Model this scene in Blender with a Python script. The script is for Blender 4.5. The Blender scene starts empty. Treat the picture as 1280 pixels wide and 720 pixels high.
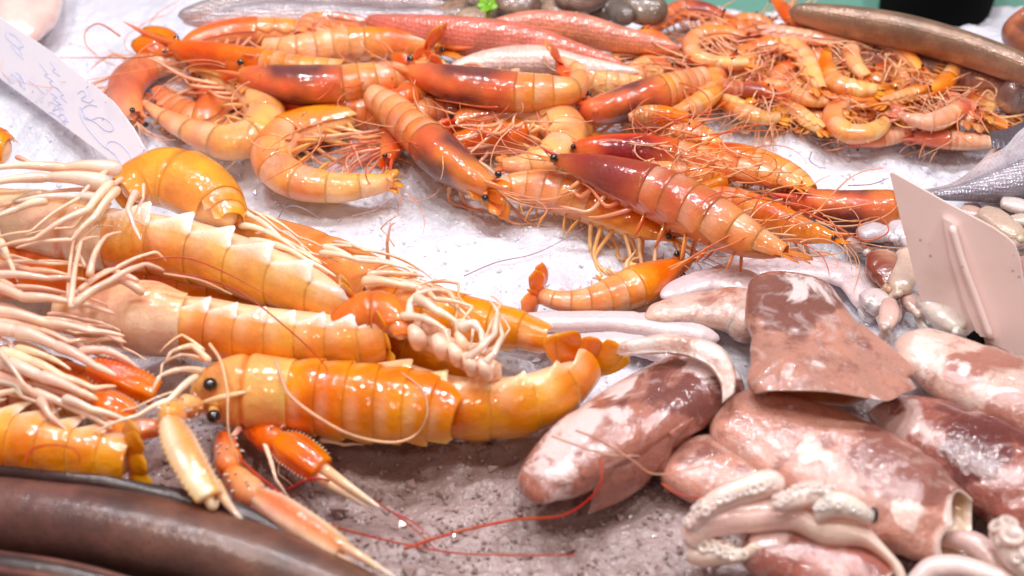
import bpy, math, random
import numpy as np
from mathutils import Vector
PI = math.pi
S = bpy.context.scene
# ------------------------------------------------------------------ camera
CAM_H, PITCH, HFOV = 0.50, math.radians(42), math.radians(38)
cam_d = bpy.data.cameras.new('camera'); cam = bpy.data.objects.new('camera', cam_d)
S.collection.objects.link(cam); S.camera = cam
cam.location = (0, 0, CAM_H); cam.rotation_euler = (PI/2 - PITCH, 0, 0)
cam_d.sensor_width = 36; cam_d.angle = HFOV; cam_d.clip_start = .01; cam_d.clip_end = 60
cam_d.dof.use_dof = True; cam_d.dof.focus_distance = .74; cam_d.dof.aperture_fstop = 6.5
# ------------------------------------------------------------------ world and lamps
W = bpy.data.worlds.new('World'); S.world = W; W.use_nodes = True
bgn = W.node_tree.nodes['Background']
bgn.inputs[0].default_value = (1.0, .76, .72, 1); bgn.inputs[1].default_value = .23
def lamp(name, loc, target, size, power, col):
    d = bpy.data.lights.new(name, 'AREA'); d.shape = 'DISK'; d.size = size; d.energy = power; d.color = col
    o = bpy.data.objects.new(name, d); S.collection.objects.link(o); o.location = loc
    o.rotation_euler = (Vector(target) - Vector(loc)).to_track_quat('-Z', 'Y').to_euler()
    return o
WHITE, WARM = (.96, .95, 1.0), (1.0, .74, .66)
for lx, ly, lz, tx, ty, pw, sz_, cl_ in [(-.42, .86, 1.05, -.24, .76, 3.0, .07, WHITE), (-.14, .84, 1.12, -.08, .74, 3.1, .07, WHITE), (.16, .82, 1.12, .12, .74, 3.2, .07, WHITE), (.46, .84, 1.05, .28, .76, 3.1, .07, WHITE),
                                 (-.40, .46, 1.05, -.18, .66, 2.2, .07, (1.0, .91, .86)), (-.02, .44, 1.1, .04, .66, 2.2, .07, (1.0, .91, .87)), (.40, .44, 1.05, .24, .70, 2.4, .07, (1.0, .90, .87)), (-.22, -.20, .95, -.10, .50, 1.0, .09, WARM), (.35, -.18, .95, .12, .50, .8, .09, WARM)]:
    lamp('market_lamp', (lx, ly, lz), (tx, ty, 0), sz_, pw, cl_)
S.view_settings.view_transform = 'Standard'; S.view_settings.look = 'None'
S.view_settings.exposure = .07; S.view_settings.gamma = 1
S.render.engine = 'CYCLES'; S.cycles.use_denoising = True
S.cycles.max_bounces = 6; S.cycles.transparent_max_bounces = 6; S.cycles.caustics_reflective = False; S.cycles.caustics_refractive = False
# ------------------------------------------------------------------ picture point -> point in the place
F = 640 / math.tan(HFOV/2)
cp, sp_ = math.cos(PITCH), math.sin(PITCH)
def P(px, py, z=0.0):
    """point at height z (m) of the counter seen at this place of the photograph"""
    a, b = (px-640)/F, (py-360)/F
    d = np.array([a, cp - b*sp_, -sp_ - b*cp])
    t = (z - CAM_H)/d[2]
    return np.array([0, 0, CAM_H]) + d*t
def DEP(px, py, z=0.0):
    b = (py-360)/F
    return (z - CAM_H)/(-sp_ - b*cp)
def R(px, py, z, r): return r*DEP(px, py, z)/F
# ------------------------------------------------------------------ helpers
def nrm(v):
    v = np.asarray(v, float); l = np.linalg.norm(v, axis=-1, keepdims=True); return v/np.maximum(l, 1e-9)
def sm(a, b, x):
    t = np.clip((np.asarray(x, float)-a)/(b-a), 0, 1); return t*t*(3-2*t)
class SN:
    """smooth random field, about -1..1"""
    def __init__(s, seed, freq, n=9):
        r = np.random.RandomState(seed); d = r.normal(size=(n, 3)); d /= np.linalg.norm(d, axis=1)[:, None]
        s.k = d*freq*r.uniform(.55, 1.7, (n, 1)); s.p = r.uniform(0, 6.28, n); s.n = n
    def __call__(s, p):
        p = np.asarray(p, float); return np.sin(p @ s.k.T + s.p).sum(-1)/math.sqrt(s.n)/1.2
def hash3(i, j, seed):
    h = (i*374761393 + j*668265263 + seed*974711) & 0xffffffff
    h = ((h ^ (h >> 13))*1274126177) & 0xffffffff
    return ((h ^ (h >> 16)) & 0xffff)/65535.0
def vnoise(x, y, f, seed=0):
    x = np.asarray(x)*f; y = np.asarray(y)*f
    i = np.floor(x).astype(np.int64); j = np.floor(y).astype(np.int64); u = x-i; v = y-j
    u = u*u*(3-2*u); v = v*v*(3-2*v)
    return (hash3(i, j, seed)*(1-u)+hash3(i+1, j, seed)*u)*(1-v)+(hash3(i, j+1, seed)*(1-u)+hash3(i+1, j+1, seed)*u)*v
def ground(x, y):
    """height of the ice"""
    x = np.asarray(x, float); y = np.asarray(y, float)
    h = (vnoise(x, y, 14, 1)-.5)*.011 + (vnoise(x, y, 38, 2)-.5)*.0075 + (vnoise(x, y, 85, 3)-.5)*.0035 - .003
    return h
def obj_new(name, me, parent=None, loc=None):
    o = bpy.data.objects.new(name, me); S.collection.objects.link(o)
    if parent is not None: o.parent = parent
    if loc is not None: o.location = loc
    return o
def wpos(o):
    v = Vector((0, 0, 0))
    while o is not None: v += o.location; o = o.parent
    return np.array(v)
def mesh(name, V, Fc, mat, parent=None, col=None, smooth=True, loc=None):
    """one mesh object from world-space vertices; faces: list of index arrays/lists"""
    V = np.asarray(V, float).reshape(-1, 3)
    org = wpos(parent) if parent is not None else np.zeros(3)
    if parent is None: org = np.array(loc if loc is not None else (V[:, 0].mean(), V[:, 1].mean(), V[:, 2].min()))
    me = bpy.data.meshes.new(name)
    Vl = V-org
    if isinstance(Fc, np.ndarray): Fc = [Fc]
    idx, sizes = [], []
    for blk in Fc:
        blk = np.asarray(blk)
        if blk.ndim == 2: idx.append(blk.ravel()); sizes.append(np.full(len(blk), blk.shape[1]))
        else: idx.append(blk); sizes.append(np.array([len(blk)]))
    idx = np.concatenate(idx).astype(np.int32); sizes = np.concatenate(sizes).astype(np.int32)
    me.vertices.add(len(Vl)); me.vertices.foreach_set('co', Vl.ravel())
    me.loops.add(len(idx)); me.loops.foreach_set('vertex_index', idx)
    st = np.concatenate([[0], np.cumsum(sizes)[:-1]]).astype(np.int32)
    me.polygons.add(len(sizes)); me.polygons.foreach_set('loop_start', st); me.polygons.foreach_set('loop_total', sizes)
    me.polygons.foreach_set('use_smooth', np.full(len(sizes), smooth))
    me.update(calc_edges=True); me.validate()
    if col is not None:
        c = np.asarray(col, float)
        if c.ndim == 1: c = np.tile(c, (len(Vl), 1))
        at = me.color_attributes.new('col', 'FLOAT_COLOR', 'POINT')
        at.data.foreach_set('color', np.concatenate([c, np.ones((len(c), 1))], 1).astype(np.float32).ravel())
    me.materials.append(mat)
    o = obj_new(name, me, parent)
    if parent is None: o.location = org
    return o
def empty(name, loc):
    o = bpy.data.objects.new(name, None); S.collection.objects.link(o); o.location = tuple(float(v) for v in loc)
    o.empty_display_size = .01; return o
def tag(o, label=None, cat=None, group=None, kind=None):
    if label: o['label'] = label
    if cat: o['category'] = cat
    if group: o['group'] = group
    if kind: o['kind'] = kind
    return o
def gridf(n, m, wrap=False, off=0):
    i = np.arange(n-1)[:, None]; j = np.arange(m if wrap else m-1)[None]; j2 = (j+1) % m
    return np.stack([i*m+j, i*m+j2, (i+1)*m+j2, (i+1)*m+j], -1).reshape(-1, 4)+off
def spline(pts, n):
    """Catmull-Rom through rows of pts, resampled evenly by the length of xyz"""
    p = np.asarray(pts, float)
    if len(p) == 2: q = p[0]+(p[1]-p[0])*np.linspace(0, 1, 60)[:, None]
    else:
        e = np.vstack([2*p[0]-p[1], p, 2*p[-1]-p[-2]]); q = []
        for i in range(len(p)-1):
            a, b, c, d = e[i:i+4]; t = np.linspace(0, 1, 24, endpoint=False)[:, None]
            q.append(.5*((2*b)+(-a+c)*t+(2*a-5*b+4*c-d)*t**2+(-a+3*b-3*c+d)*t**3))
        q = np.vstack(q+[p[-1:]])
    s = np.concatenate([[0], np.cumsum(np.linalg.norm(np.diff(q[:, :3], axis=0), axis=1))])
    u = np.linspace(0, s[-1], n)
    return np.stack([np.interp(u, s, q[:, k]) for k in range(q.shape[1])], 1), s[-1]
class Path:
    """centre line with radius and a dorsal direction. pts rows: px, py, radius px[, z cm]"""
    def __init__(s, pts, z=2.0, roll=0.0, wob=0, n=160):
        rows = []
        for q in pts:
            zz = (q[3] if len(q) > 3 else z)/100
            rows.append(list(P(q[0], q[1], zz))+[R(q[0], q[1], zz, q[2])])
        s.set(rows, roll, n)
    def set(s, rows, roll, n=160):
        q, s.L = spline(rows, n); s.q = q; s.n = n
        T = np.gradient(q[:, :3], axis=0); s.T = nrm(T)
        up = np.array([0, 0, 1.0])
        side = nrm(np.cross(s.T, up)); up2 = nrm(np.cross(side, s.T))
        rl = np.radians(np.interp(np.linspace(0, 1, n), np.linspace(0, 1, np.size(roll)), np.atleast_1d(roll)))[:, None]
        s.N = nrm(np.cos(rl)*up2+np.sin(rl)*side); s.B = nrm(np.cross(s.T, s.N)); s.t = np.linspace(0, 1, n)
    def at(s, t):
        f = lambda A: np.stack([np.interp(t, s.t, A[:, k]) for k in range(A.shape[1])], -1)
        q = f(s.q); return q[..., :3], q[..., 3], nrm(f(s.T)), nrm(f(s.N)), nrm(f(s.B))
def autoroll(pts, mag=78):
    p = np.array([q[:2] for q in pts], float); d = np.diff(p, axis=0)
    c = sum(d[i, 0]*d[i+1, 1]-d[i, 1]*d[i+1, 0] for i in range(len(d)-1))
    return -mag if c > 0 else mag            # y down: c>0 turns clockwise, outward lies on the left
def tube(name, pts, rad, mat, parent=None, m=8, col=None, n=None, flat=1.0, res=None):
    """closed tapering tube along world points"""
    pts = np.asarray(pts, float); rad = np.broadcast_to(np.asarray(rad, float), (len(pts),))
    q, L = spline(np.column_stack([pts, rad]), n or max(6, 5*len(pts)))
    V, Fc = tube_vf(q[:, :3], q[:, 3], m, flat)
    if callable(col): col = col(np.repeat(np.linspace(0, 1, len(q)), m))
    elif col is not None: col = np.asarray(col)
    if col is not None and np.ndim(col) == 2: col = np.vstack([col, col[:1], col[-1:]])
    return mesh(name, V, Fc, mat, parent, col)
def tube_vf(c, r, m=8, flat=1.0):
    T = nrm(np.gradient(c, axis=0)); N = np.zeros_like(c)
    a = np.array([0, 0, 1.0]) if abs(T[0, 2]) < .9 else np.array([1.0, 0, 0])
    v = nrm(np.cross(T[0], np.cross(a, T[0])))
    for i in range(len(c)):
        v = nrm(v-T[i]*np.dot(v, T[i])); N[i] = v
    B = np.cross(T, N); th = np.linspace(0, 2*PI, m, endpoint=False)
    V = c[:, None]+r[:, None, None]*(np.cos(th)[None, :, None]*N[:, None]*flat+np.sin(th)[None, :, None]*B[:, None])
    V = V.reshape(-1, 3); k = len(c)*m
    V = np.vstack([V, c[0]-T[0]*r[0]*.5, c[-1]+T[-1]*r[-1]*.5])
    Fc = [gridf(len(c), m, True)]
    j = np.arange(m); j2 = (j+1) % m
    Fc.append(np.stack([np.full(m, k), j2, j], 1)); b = (len(c)-1)*m
    Fc.append(np.stack([np.full(m, k+1), b+j, b+j2], 1))
    return V, Fc
def join_vf(parts):
    """[(V, [faces], col)] -> one"""
    VV, FF, CC, off = [], [], [], 0
    for V, Fc, c in parts:
        VV.append(V); CC.append(np.tile(c, (len(V), 1)) if np.ndim(c) == 1 else c)
        for b in Fc: FF.append(np.asarray(b)+off)
        off += len(V)
    return np.vstack(VV), FF, np.vstack(CC)
def ball(name, c, r, mat, parent=None, col=None, n=10, m=14, sq=(1, 1, 1)):
    V, Fc = ball_vf(c, r, n, m, sq); return mesh(name, V, Fc, mat, parent, col)
def ball_vf(c, r, n=10, m=14, sq=(1, 1, 1)):
    ph = np.linspace(.02, PI-.02, n); th = np.linspace(0, 2*PI, m, endpoint=False)
    V = np.stack([np.sin(ph)[:, None]*np.cos(th), np.sin(ph)[:, None]*np.sin(th), np.cos(ph)[:, None]*np.ones(m)], -1).reshape(-1, 3)
    V = V*r*np.array(sq)+np.asarray(c)
    return V, [gridf(n, m, True), np.arange(m)[None, ::-1], ((n-1)*m+np.arange(m))[None]]
def leaf_vf(a, b, w, nv, th=.12, n=12, m=10, prof=None, cup=.25):
    """flattened blade from a to b, half width w, face normal nv"""
    a = np.asarray(a, float); b = np.asarray(b, float); T = nrm(b-a); nv = nrm(nv-T*np.dot(nv, T)); B = np.cross(T, nv)
    u = np.linspace(0, 1, n); pr = prof(u) if prof else np.sin(PI*np.clip(u*.86+.10, 0, 1))**.7
    an = np.linspace(0, 2*PI, m, endpoint=False)
    c = a+(b-a)*u[:, None]+nv*(np.sin(u*PI)*cup*w)[:, None]
    V = c[:, None]+(w*pr)[:, None, None]*(np.cos(an)[None, :, None]*B+np.sin(an)[None, :, None]*th*nv-(np.cos(an)**2)[None, :, None]*cup*.5*nv)
    V = V.reshape(-1, 3)
    return V, [gridf(n, m, True), np.arange(m)[None, ::-1], ((n-1)*m+np.arange(m))[None]]
def leaf(name, a, b, w, nv, mat, parent, col, **k):
    V, Fc = leaf_vf(a, b, w, nv, **k); return mesh(name, V, Fc, mat, parent, col)
def C(h, g=2.2):
    """sRGB hex -> linear"""
    v = np.array([int(h[i:i+2], 16) for i in (0, 2, 4)])/255.0
    return np.where(v <= .04045, v/12.92, ((v+.055)/1.055)**2.4)
def mixc(a, b, t):
    t = np.asarray(t, float)[..., None]; return np.asarray(a)*(1-t)+np.asarray(b)*t
# ------------------------------------------------------------------ materials
def nd(nt, t, x=0, **k):
    n = nt.nodes.new(t)
    for a, v in k.items(): setattr(n, a, v)
    return n
def mixn(nt, fac, a, b, mode='MIX'):
    m = nt.nodes.new('ShaderNodeMix'); m.data_type = 'RGBA'; m.blend_type = mode
    for sock, v in ((m.inputs[0], fac), (m.inputs[6], a), (m.inputs[7], b)):
        if isinstance(v, (int, float)): sock.default_value = v
        elif isinstance(v, (tuple, list, np.ndarray)): sock.default_value = tuple(v)[:3]+(1,)
        else: nt.links.new(v, sock)
    return m.outputs[2]
def ramp(nt, src, a, b, va=0.0, vb=1.0, smooth=True):
    m = nt.nodes.new('ShaderNodeMapRange'); m.interpolation_type = 'SMOOTHSTEP' if smooth else 'LINEAR'
    nt.links.new(src, m.inputs[0])
    for k, v in zip((1, 2, 3, 4), (a, b, va, vb)): m.inputs[k].default_value = v
    return m.outputs[0]
def noise(nt, vec, scale, detail=3, rough=.6, dist=0):
    n = nt.nodes.new('ShaderNodeTexNoise'); nt.links.new(vec, n.inputs['Vector'])
    n.inputs['Scale'].default_value = scale; n.inputs['Detail'].default_value = detail
    n.inputs['Roughness'].default_value = rough; n.inputs['Distortion'].default_value = dist
    return n.outputs[0]
def voro(nt, vec, scale, feature='F1', out=0, rnd=1):
    n = nt.nodes.new('ShaderNodeTexVoronoi'); n.feature = feature; nt.links.new(vec, n.inputs['Vector'])
    n.inputs['Scale'].default_value = scale; n.inputs['Randomness'].default_value = rnd
    return n.outputs[out]
def bump(nt, h, strength, dist, prev=None):
    b = nt.nodes.new('ShaderNodeBump'); b.inputs['Strength'].default_value = strength; b.inputs['Distance'].default_value = dist
    nt.links.new(h, b.inputs['Height'])
    if prev is not None: nt.links.new(prev, b.inputs['Normal'])
    return b.outputs[0]
def newmat(name):
    m = bpy.data.materials.new(name); m.use_nodes = True; nt = m.node_tree; bs = nt.nodes['Principled BSDF']
    tc = nt.nodes.new('ShaderNodeTexCoord'); return m, nt, bs, tc.outputs['Object']
def setp(bs, **k):
    for a, v in k.items():
        s = bs.inputs[a.replace('_', ' ')]; s.default_value = (tuple(v)+(1,))[:4] if s.type == 'RGBA' else v
def sss(bs, w, rad, scale):
    bs.inputs['Subsurface Weight'].default_value = w; bs.inputs['Subsurface Radius'].default_value = rad
    bs.inputs['Subsurface Scale'].default_value = scale
def wet(name, var=.25, speck=None, sw=.5, srad=(1, .35, .1), sscale=.006, rough=.3, coat=.6, crough=.07,
        b1=(.25, .0012, 260), b2=(.2, .0003, 1400), tint=(1, 1, 1), mott=70, transl=0, sat=1.0, val=1.0):
    """wet skin/shell reading the colour attribute"""
    m, nt, bs, v = newmat(name)
    at = nd(nt, 'ShaderNodeAttribute'); at.attribute_name = 'col'; c = at.outputs['Color']
    n1 = noise(nt, v, mott, 4); f = ramp(nt, n1, .3, .7, (1-var)*val, (1+var*.6)*val)
    hs = nd(nt, 'ShaderNodeHueSaturation'); nt.links.new(c, hs.inputs['Color']); nt.links.new(f, hs.inputs['Value'])
    n2 = noise(nt, v, mott*.45, 2); nt.links.new(ramp(nt, n2, .3, .7, .485, .515), hs.inputs['Hue'])
    hs.inputs['Saturation'].default_value = sat; c = hs.outputs[0]
    if speck:
        sc, thr, sc_col, amt = speck
        vo = voro(nt, v, sc); k = ramp(nt, vo, thr*.6, thr, amt, 0)
        c = mixn(nt, k, c, sc_col)
    nt.links.new(c, bs.inputs['Base Color'])
    setp(bs, Roughness=rough, Coat_Weight=coat, Coat_Roughness=crough); bs.inputs['Coat IOR'].default_value = 1.6
    sss(bs, sw, srad, sscale)
    bn = bump(nt, noise(nt, v, b1[2], 2), b1[0], b1[1]); bn2 = bump(nt, noise(nt, v, b2[2], 2), b2[0], b2[1], bn)
    nt.links.new(bn2, bs.inputs['Normal']); nt.links.new(bn2, bs.inputs['Coat Normal'])
    if transl:
        tr = nd(nt, 'ShaderNodeBsdfTranslucent'); nt.links.new(c, tr.inputs['Color']); mx = nd(nt, 'ShaderNodeMixShader'); mx.inputs[0].default_value = transl
        out = nt.nodes['Material Output']; nt.links.new(bs.outputs[0], mx.inputs[1]); nt.links.new(tr.outputs[0], mx.inputs[2]); nt.links.new(mx.outputs[0], out.inputs['Surface'])
    return m
M = {}
M['shell'] = wet('wet orange shell', var=.18, speck=(900, .3, C('d8501f'), .25), sscale=.007, sw=.55, srad=(1, .42, .14), rough=.34, coat=1.0, crough=.045, b1=(.5, .0013, 170), b2=(.25, .0004, 520), transl=.18, mott=55, sat=1.06, val=1.12)
M['shell'].node_tree.nodes['Principled BSDF'].inputs['Specular IOR Level'].default_value = .2
M['flesh'] = wet('wet pale flesh', var=.15, srad=(1, .5, .3), sscale=.006, sw=.6)
M['limb'] = wet('wet thin limb', var=.15, sw=.2, sscale=.003, rough=.3, coat=1, crough=.05, b1=(.2, .0004, 400), transl=.2, val=1.06)
M['whisker'] = wet('thin feeler', var=.15, sw=0, coat=.3, rough=.4, transl=.35)
M['skin'] = None
m, nt, bs, v = newmat('black eye'); setp(bs, Base_Color=(.006, .004, .004), Roughness=.12, Coat_Weight=1.0, Coat_Roughness=.03); M['eye'] = m
# ------------------------------------------------------------------ shellfish builders
RS = np.random.RandomState(7)
LUMP, LUMP2 = SN(91, 160, 12), SN(92, 420, 12)
def shell_vf(path, t0, t1, n, m, thm=2.0, sc0=1.0, sc1=1.06, ple=0, asp=(1, 1), lip=.9, pk=.65, pw=.5, colf=None, rag=0, flare=.35, bulge=0.0):
    """one overlapping arched plate; pleura points hang from both edges"""
    u = np.linspace(0, 1, n); t = t0+(t1-t0)*u
    if lip: u = np.append(u, [1, 1]); t = np.append(t, [t[-1], t[-1]-.3*(t1-t0)/n])
    Cc, r, T, N, B = path.at(t)
    s = sc0+(sc1-sc0)*sm(0, 1, u)+bulge*np.sin(PI*u)
    if lip: s[-2] *= .97; s[-1] *= lip
    k = 5 if ple else 0
    th = np.linspace(-thm, thm, m)
    Y = asp[0]*np.sin(th); Z = asp[1]*np.cos(th)
    X = (s*r)[:, None]
    core = Cc[:, None]+X[..., None]*(Y[None, :, None]*B[:, None]+Z[None, :, None]*N[:, None])
    blocks = [core]; thb = th; vv = np.zeros(m)
    if ple:
        x_ = np.clip(np.abs(u-pk)/np.where(u < pk, pw*1.15, pw*.72), 0, 1); w = (1-x_**1.5)*.72+.28*np.clip(1-x_*2.2, 0, 1)
        L, Rr = [], []
        for side, dst in ((-1, L), (1, Rr)):
            tg = nrm(asp[0]*np.cos(thm)*side*B*1.0-asp[1]*abs(np.sin(thm))*N+side*B*flare+T*.25)
            e = core[:, 0] if side < 0 else core[:, -1]
            for q in range(1, k+1):
                v = q/k; o_ = side*B*asp[0]; dst.append(e+tg*(r*ple*w*v)[:, None]+T*(r*ple*.35*w*v*v)[:, None]-o_*(r*ple*.30*w*v*v)[:, None])
        blocks = [np.stack(L[::-1], 1), core, np.stack(Rr, 1)]
        thb = np.concatenate([np.full(k, -thm), th, np.full(k, thm)])
        vv = np.concatenate([np.linspace(1, 1/k, k), np.zeros(m), np.linspace(1/k, 1, k)])
    V = np.concatenate(blocks, 1); mm = V.shape[1]
    V = V+(V-Cc[:, None])*(.018*LUMP(V)+.012*LUMP2(V))[..., None]
    col = colf(np.broadcast_to(u[:, None], (len(u), mm)), np.broadcast_to(thb, (len(u), mm)), np.broadcast_to(vv, (len(u), mm)), np.broadcast_to(t[:, None], (len(u), mm))) if colf else None
    return V.reshape(-1, 3), [gridf(len(u), mm)], (col.reshape(-1, 3) if col is not None else None)
def body_tube(path, t0, t1, n=40, m=18, sc=.86, asp=(1, 1), ends=True):
    t = np.linspace(t0, t1, n); Cc, r, T, N, B = path.at(t)
    u = (t-t0)/(t1-t0); e = np.sqrt(np.clip(1-(np.abs(u-.5)*2)**6, 0.02, 1)) if ends else np.ones(n)
    th = np.linspace(0, 2*PI, m, endpoint=False); X = (r*sc*e)[:, None, None]
    V = Cc[:, None]+X*(asp[0]*np.sin(th)[None, :, None]*B[:, None]+asp[1]*np.cos(th)[None, :, None]*N[:, None])
    return V.reshape(-1, 3), [gridf(n, m, True), np.arange(m)[None, ::-1], ((n-1)*m+np.arange(m))[None]]
def floor_clip(p, lift=.0012):
    p = np.array(p, float)
    g = ground(p[..., 0], p[..., 1])+lift
    p[..., 2] = np.maximum(p[..., 2], g); return p
def whip(name, a, d, length, rad, mat, parent, col, rs, curl=1.0, zend=None, n=26):
    """long feeler from a, starting along d, wandering"""
    p = np.array(a, float); d = nrm(d); pts = [p.copy()]; st = length/n
    k = rs.uniform(-1, 1)*curl*9; z0 = p[2]; zt = p[2]+rs.uniform(-.004, .010) if zend is None else zend
    for i in range(n):
        k += rs.normal()*curl*7; k *= .93
        ang = k*st*2.2; c, s_ = math.cos(ang), math.sin(ang)
        d = np.array([d[0]*c-d[1]*s_, d[0]*s_+d[1]*c, d[2]*.85]); d = nrm(d); p = p+d*st
        p[2] += (zt-p[2])*.12; pts.append(p.copy())
    pts = floor_clip(pts, .0008)
    return tube(name, pts, np.linspace(rad, rad*.35, len(pts)), mat, parent, m=5, col=col, n=n*2)
def pixwhip(name, pts, rpx, mat, parent, col, m=5, taper=.4):
    w = [P(q[0], q[1], q[2]/100) for q in pts]; r = R(pts[0][0], pts[0][1], pts[0][2]/100, rpx)
    return tube(name, w, np.linspace(r, r*taper, len(w)), mat, parent, m=m, col=col, n=len(w)*9)
PAL = {
 'orange': dict(back=C('f18c44'), side=C('f6a460'), tail=C('f8b274'), head=C('ee8642'), tint=C('b8583a'), leg=C('f6a468'), fan=C('ee7838')),
 'pale':   dict(back=C('f4a05c'), side=C('f8b67c'), tail=C('fac494'), head=C('f0904a'), tint=C('e07c44'), leg=C('fab684'), fan=C('f0804a')),
 'yellow': dict(back=C('f29a50'), side=C('f7b274'), tail=C('f9c290'), head=C('f08c38'), tint=C('dc7a30'), leg=C('f9b468'), fan=C('f08838')),
 'purple': dict(back=C('f09454'), side=C('f6ae74'), tail=C('f8bc8c'), head=C('e88a58'), tint=C('6c4244'), leg=C('f6a06c'), fan=C('ee7844')),
 'wine':   dict(back=C('c46a44'), side=C('dc8458'), tail=C('ea9a6c'), head=C('a8543c'), tint=C('7a4040'), leg=C('f08a58'), fan=C('ec7c54')),
 'red':    dict(back=C('ea8448'), side=C('f29a64'), tail=C('f4a474'), head=C('e07044'), tint=C('8c3a30'), leg=C('f08858'), fan=C('e46c40')),
 'pink':   dict(back=C('f2a478'), side=C('f7bd98'), tail=C('f9ccb0'), head=C('ea9068'), tint=C('cc7a60'), leg=C('f8b494'), fan=C('ee8058')),
}
def prawn(label, pts, z=2.0, roll=None, tc=.42, fan=26, fdir=None, rost=24, pal='orange', group=None, seed=1, small=False, ant=(), nant=2, legs=5, legl=1.0, asp=(.84, 1.0), fz=0, scales=True, dark=.6, name=None):
    rs = np.random.RandomState(seed); pc = PAL[pal]
    if roll is None: roll = autoroll(pts)
    pa = Path(pts, z, roll); zc = z/100
    C0, r, T, N, B = pa.at(pa.t); rmax = r.max(); L = pa.L
    lift = np.array([C0[:, 0].mean(), C0[:, 1].mean(), (C0[:, 2]-r).min()])
    root = empty(name or ('small_prawn' if small else 'prawn'), lift); tag(root, label, 'prawn', group)
    mm = 12 if small else 22
    def hc(u, th, v, t):
        c = mixc(pc['head'], pc['side'], sm(.6, 2.0, np.abs(th))*.7)
        k = np.exp(-((t/tc-.60)/.27)**2)*sm(-.1, 1.3, np.abs(th)+.10*np.sin(t*40+th*2))*dark*1.15
        return mixc(c, pc['tint'], np.clip(k*1.5, 0, .95))
    # carapace
    V, Fc, c = shell_vf(pa, .015, tc*1.03, 12 if small else 22, mm, 2.15, .95, 1.035, asp=asp, colf=hc, lip=.95)
    mesh('carapace', V, Fc, M['shell'], root, c)
    # abdomen
    edges = tc+(1-tc)*np.array([0, .15, .31, .48, .65, .81, 1.0])
    for i in range(6):
        f = i/5
        def cf(u, th, v, t, f=f):
            base = mixc(pc['back'], pc['tail'], f*.8); c = mixc(base, pc['side'], sm(.3, 1.8, np.abs(th)))
            band = sm(.80, .98, u)*.14
            c = mixc(c, pc['head'], band)
            return mixc(c, C('fff0e0'), np.clip(np.exp(-((u-.35)/.3)**2)*.14*(1+np.sin(th*2.3+i*1.7)), 0, 1))
        V, Fc, c = shell_vf(pa, max(0, edges[i]-.012), edges[i+1]+.012, 6 if small else 9, mm, 1.75, .992 if not small else .998, (1.014 if not small else 1.004) if i < 5 else 1.0, ple=.42 if i < 5 else 0, asp=asp, colf=cf, pk=.55, pw=.8, flare=.05, bulge=.008, lip=0 if small else .975)
        mesh('shell_segment', V, Fc, M['shell'], root, c)
    V, Fc = body_tube(pa, .03, .99, 24 if small else 44, 10 if small else 16, .87, asp)
    mesh('belly', V, Fc, M['flesh'], root, mixc(pc['side'], pc['tail'], .5)*.95)
    # rostrum
    a, ra, Ta, Na, Ba = pa.at(np.array([.03])); a, ra, Ta, Na, Ba = a[0], ra[0], Ta[0], Na[0], Ba[0]
    rl = R(pts[0][0], pts[0][1], zc, rost)
    if rost:
        tube('rostrum', [a+Na*ra*.7+Ta*ra*1.5, a+Na*ra*.8-Ta*rl*.4, a+Na*(ra*.8+rl*.18)-Ta*rl], [ra*.3, ra*.18+rl*.03, ra*.03], M['limb'], root, m=6, col=pc['fan'], flat=1.2)
    # eyes
    for sgn in (-1, 1):
        e = a-Ta*ra*.25+Ba*sgn*ra*.95+Na*ra*.35
        tube('eyestalk', [a+Ba*sgn*ra*.35+Na*ra*.2, e], [rmax*.07, rmax*.1], M['limb'], root, m=6, col=pc['head'])
        ball('eye', e+Ba*sgn*rmax*.07-Ta*rmax*.04, rmax*.145, M['eye'], root, n=8, m=10)
    if scales:
        for sgn in (-1, 1):
            q = a+Ba*sgn*ra*.4-Na*ra*.1
            leaf('antennal_scale', q, q-Ta*rl*rs.uniform(.75, 1.0)+Ba*sgn*rl*.15+Na*rs.uniform(-.1, .1)*rl, rl*.26, Na+Ba*.3*sgn, M['shell'], root, pc['fan'], n=9, m=8)
    # tail fan
    e, re, Te, Ne, Be = [x[0] for x in pa.at(np.array([.985]))]
    fl = R(pts[-1][0], pts[-1][1], zc, fan)
    if fdir is not None:
        g = P(pts[-1][0]+fdir[0], pts[-1][1]+fdir[1], zc+fz/100)-P(pts[-1][0], pts[-1][1], zc); Te = nrm(g)
        Ne = nrm(Ne-Te*np.dot(Ne, Te)); Be = np.cross(Te, Ne)
    if fan and abs(np.mean(np.atleast_1d(roll))) > 35:
        tw = math.radians(62)*np.sign(np.mean(np.atleast_1d(roll))); Ne, Be = Ne*math.cos(tw)-Be*math.sin(tw), Be*math.cos(tw)+Ne*math.sin(tw)
    if fan:
        leaf('telson', e-Te*re*.4, e+Te*fl*.85+Ne*fl*.06, fl*.16, Ne, M['shell'], root, pc['fan'], n=9, m=8, th=.3, prof=lambda u: (1-u*.85))
        for sgn in (-1, 1):
            for kx, (sp, ln) in enumerate(((.34, 1.0), (.80, .88))):
                q = e+Be*sgn*re*.35-Te*re*.3-Ne*re*.12*kx
                leaf('tail_blade', q, q+(Te*math.cos(sp)+Be*sgn*math.sin(sp))*fl*ln+Ne*rs.uniform(-.08, .12)*fl, fl*.29, Ne-Be*sgn*.25, M['shell'], root, mixc(pc['fan'], pc['tail'], rs.uniform(0, .35)), n=10, m=8, th=.14,
                     prof=lambda u: np.sin(PI*np.clip(u*.80+.08, 0, 1))**.8)
    # legs
    lparts = []
    ll = rmax*2.7*legl
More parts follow.
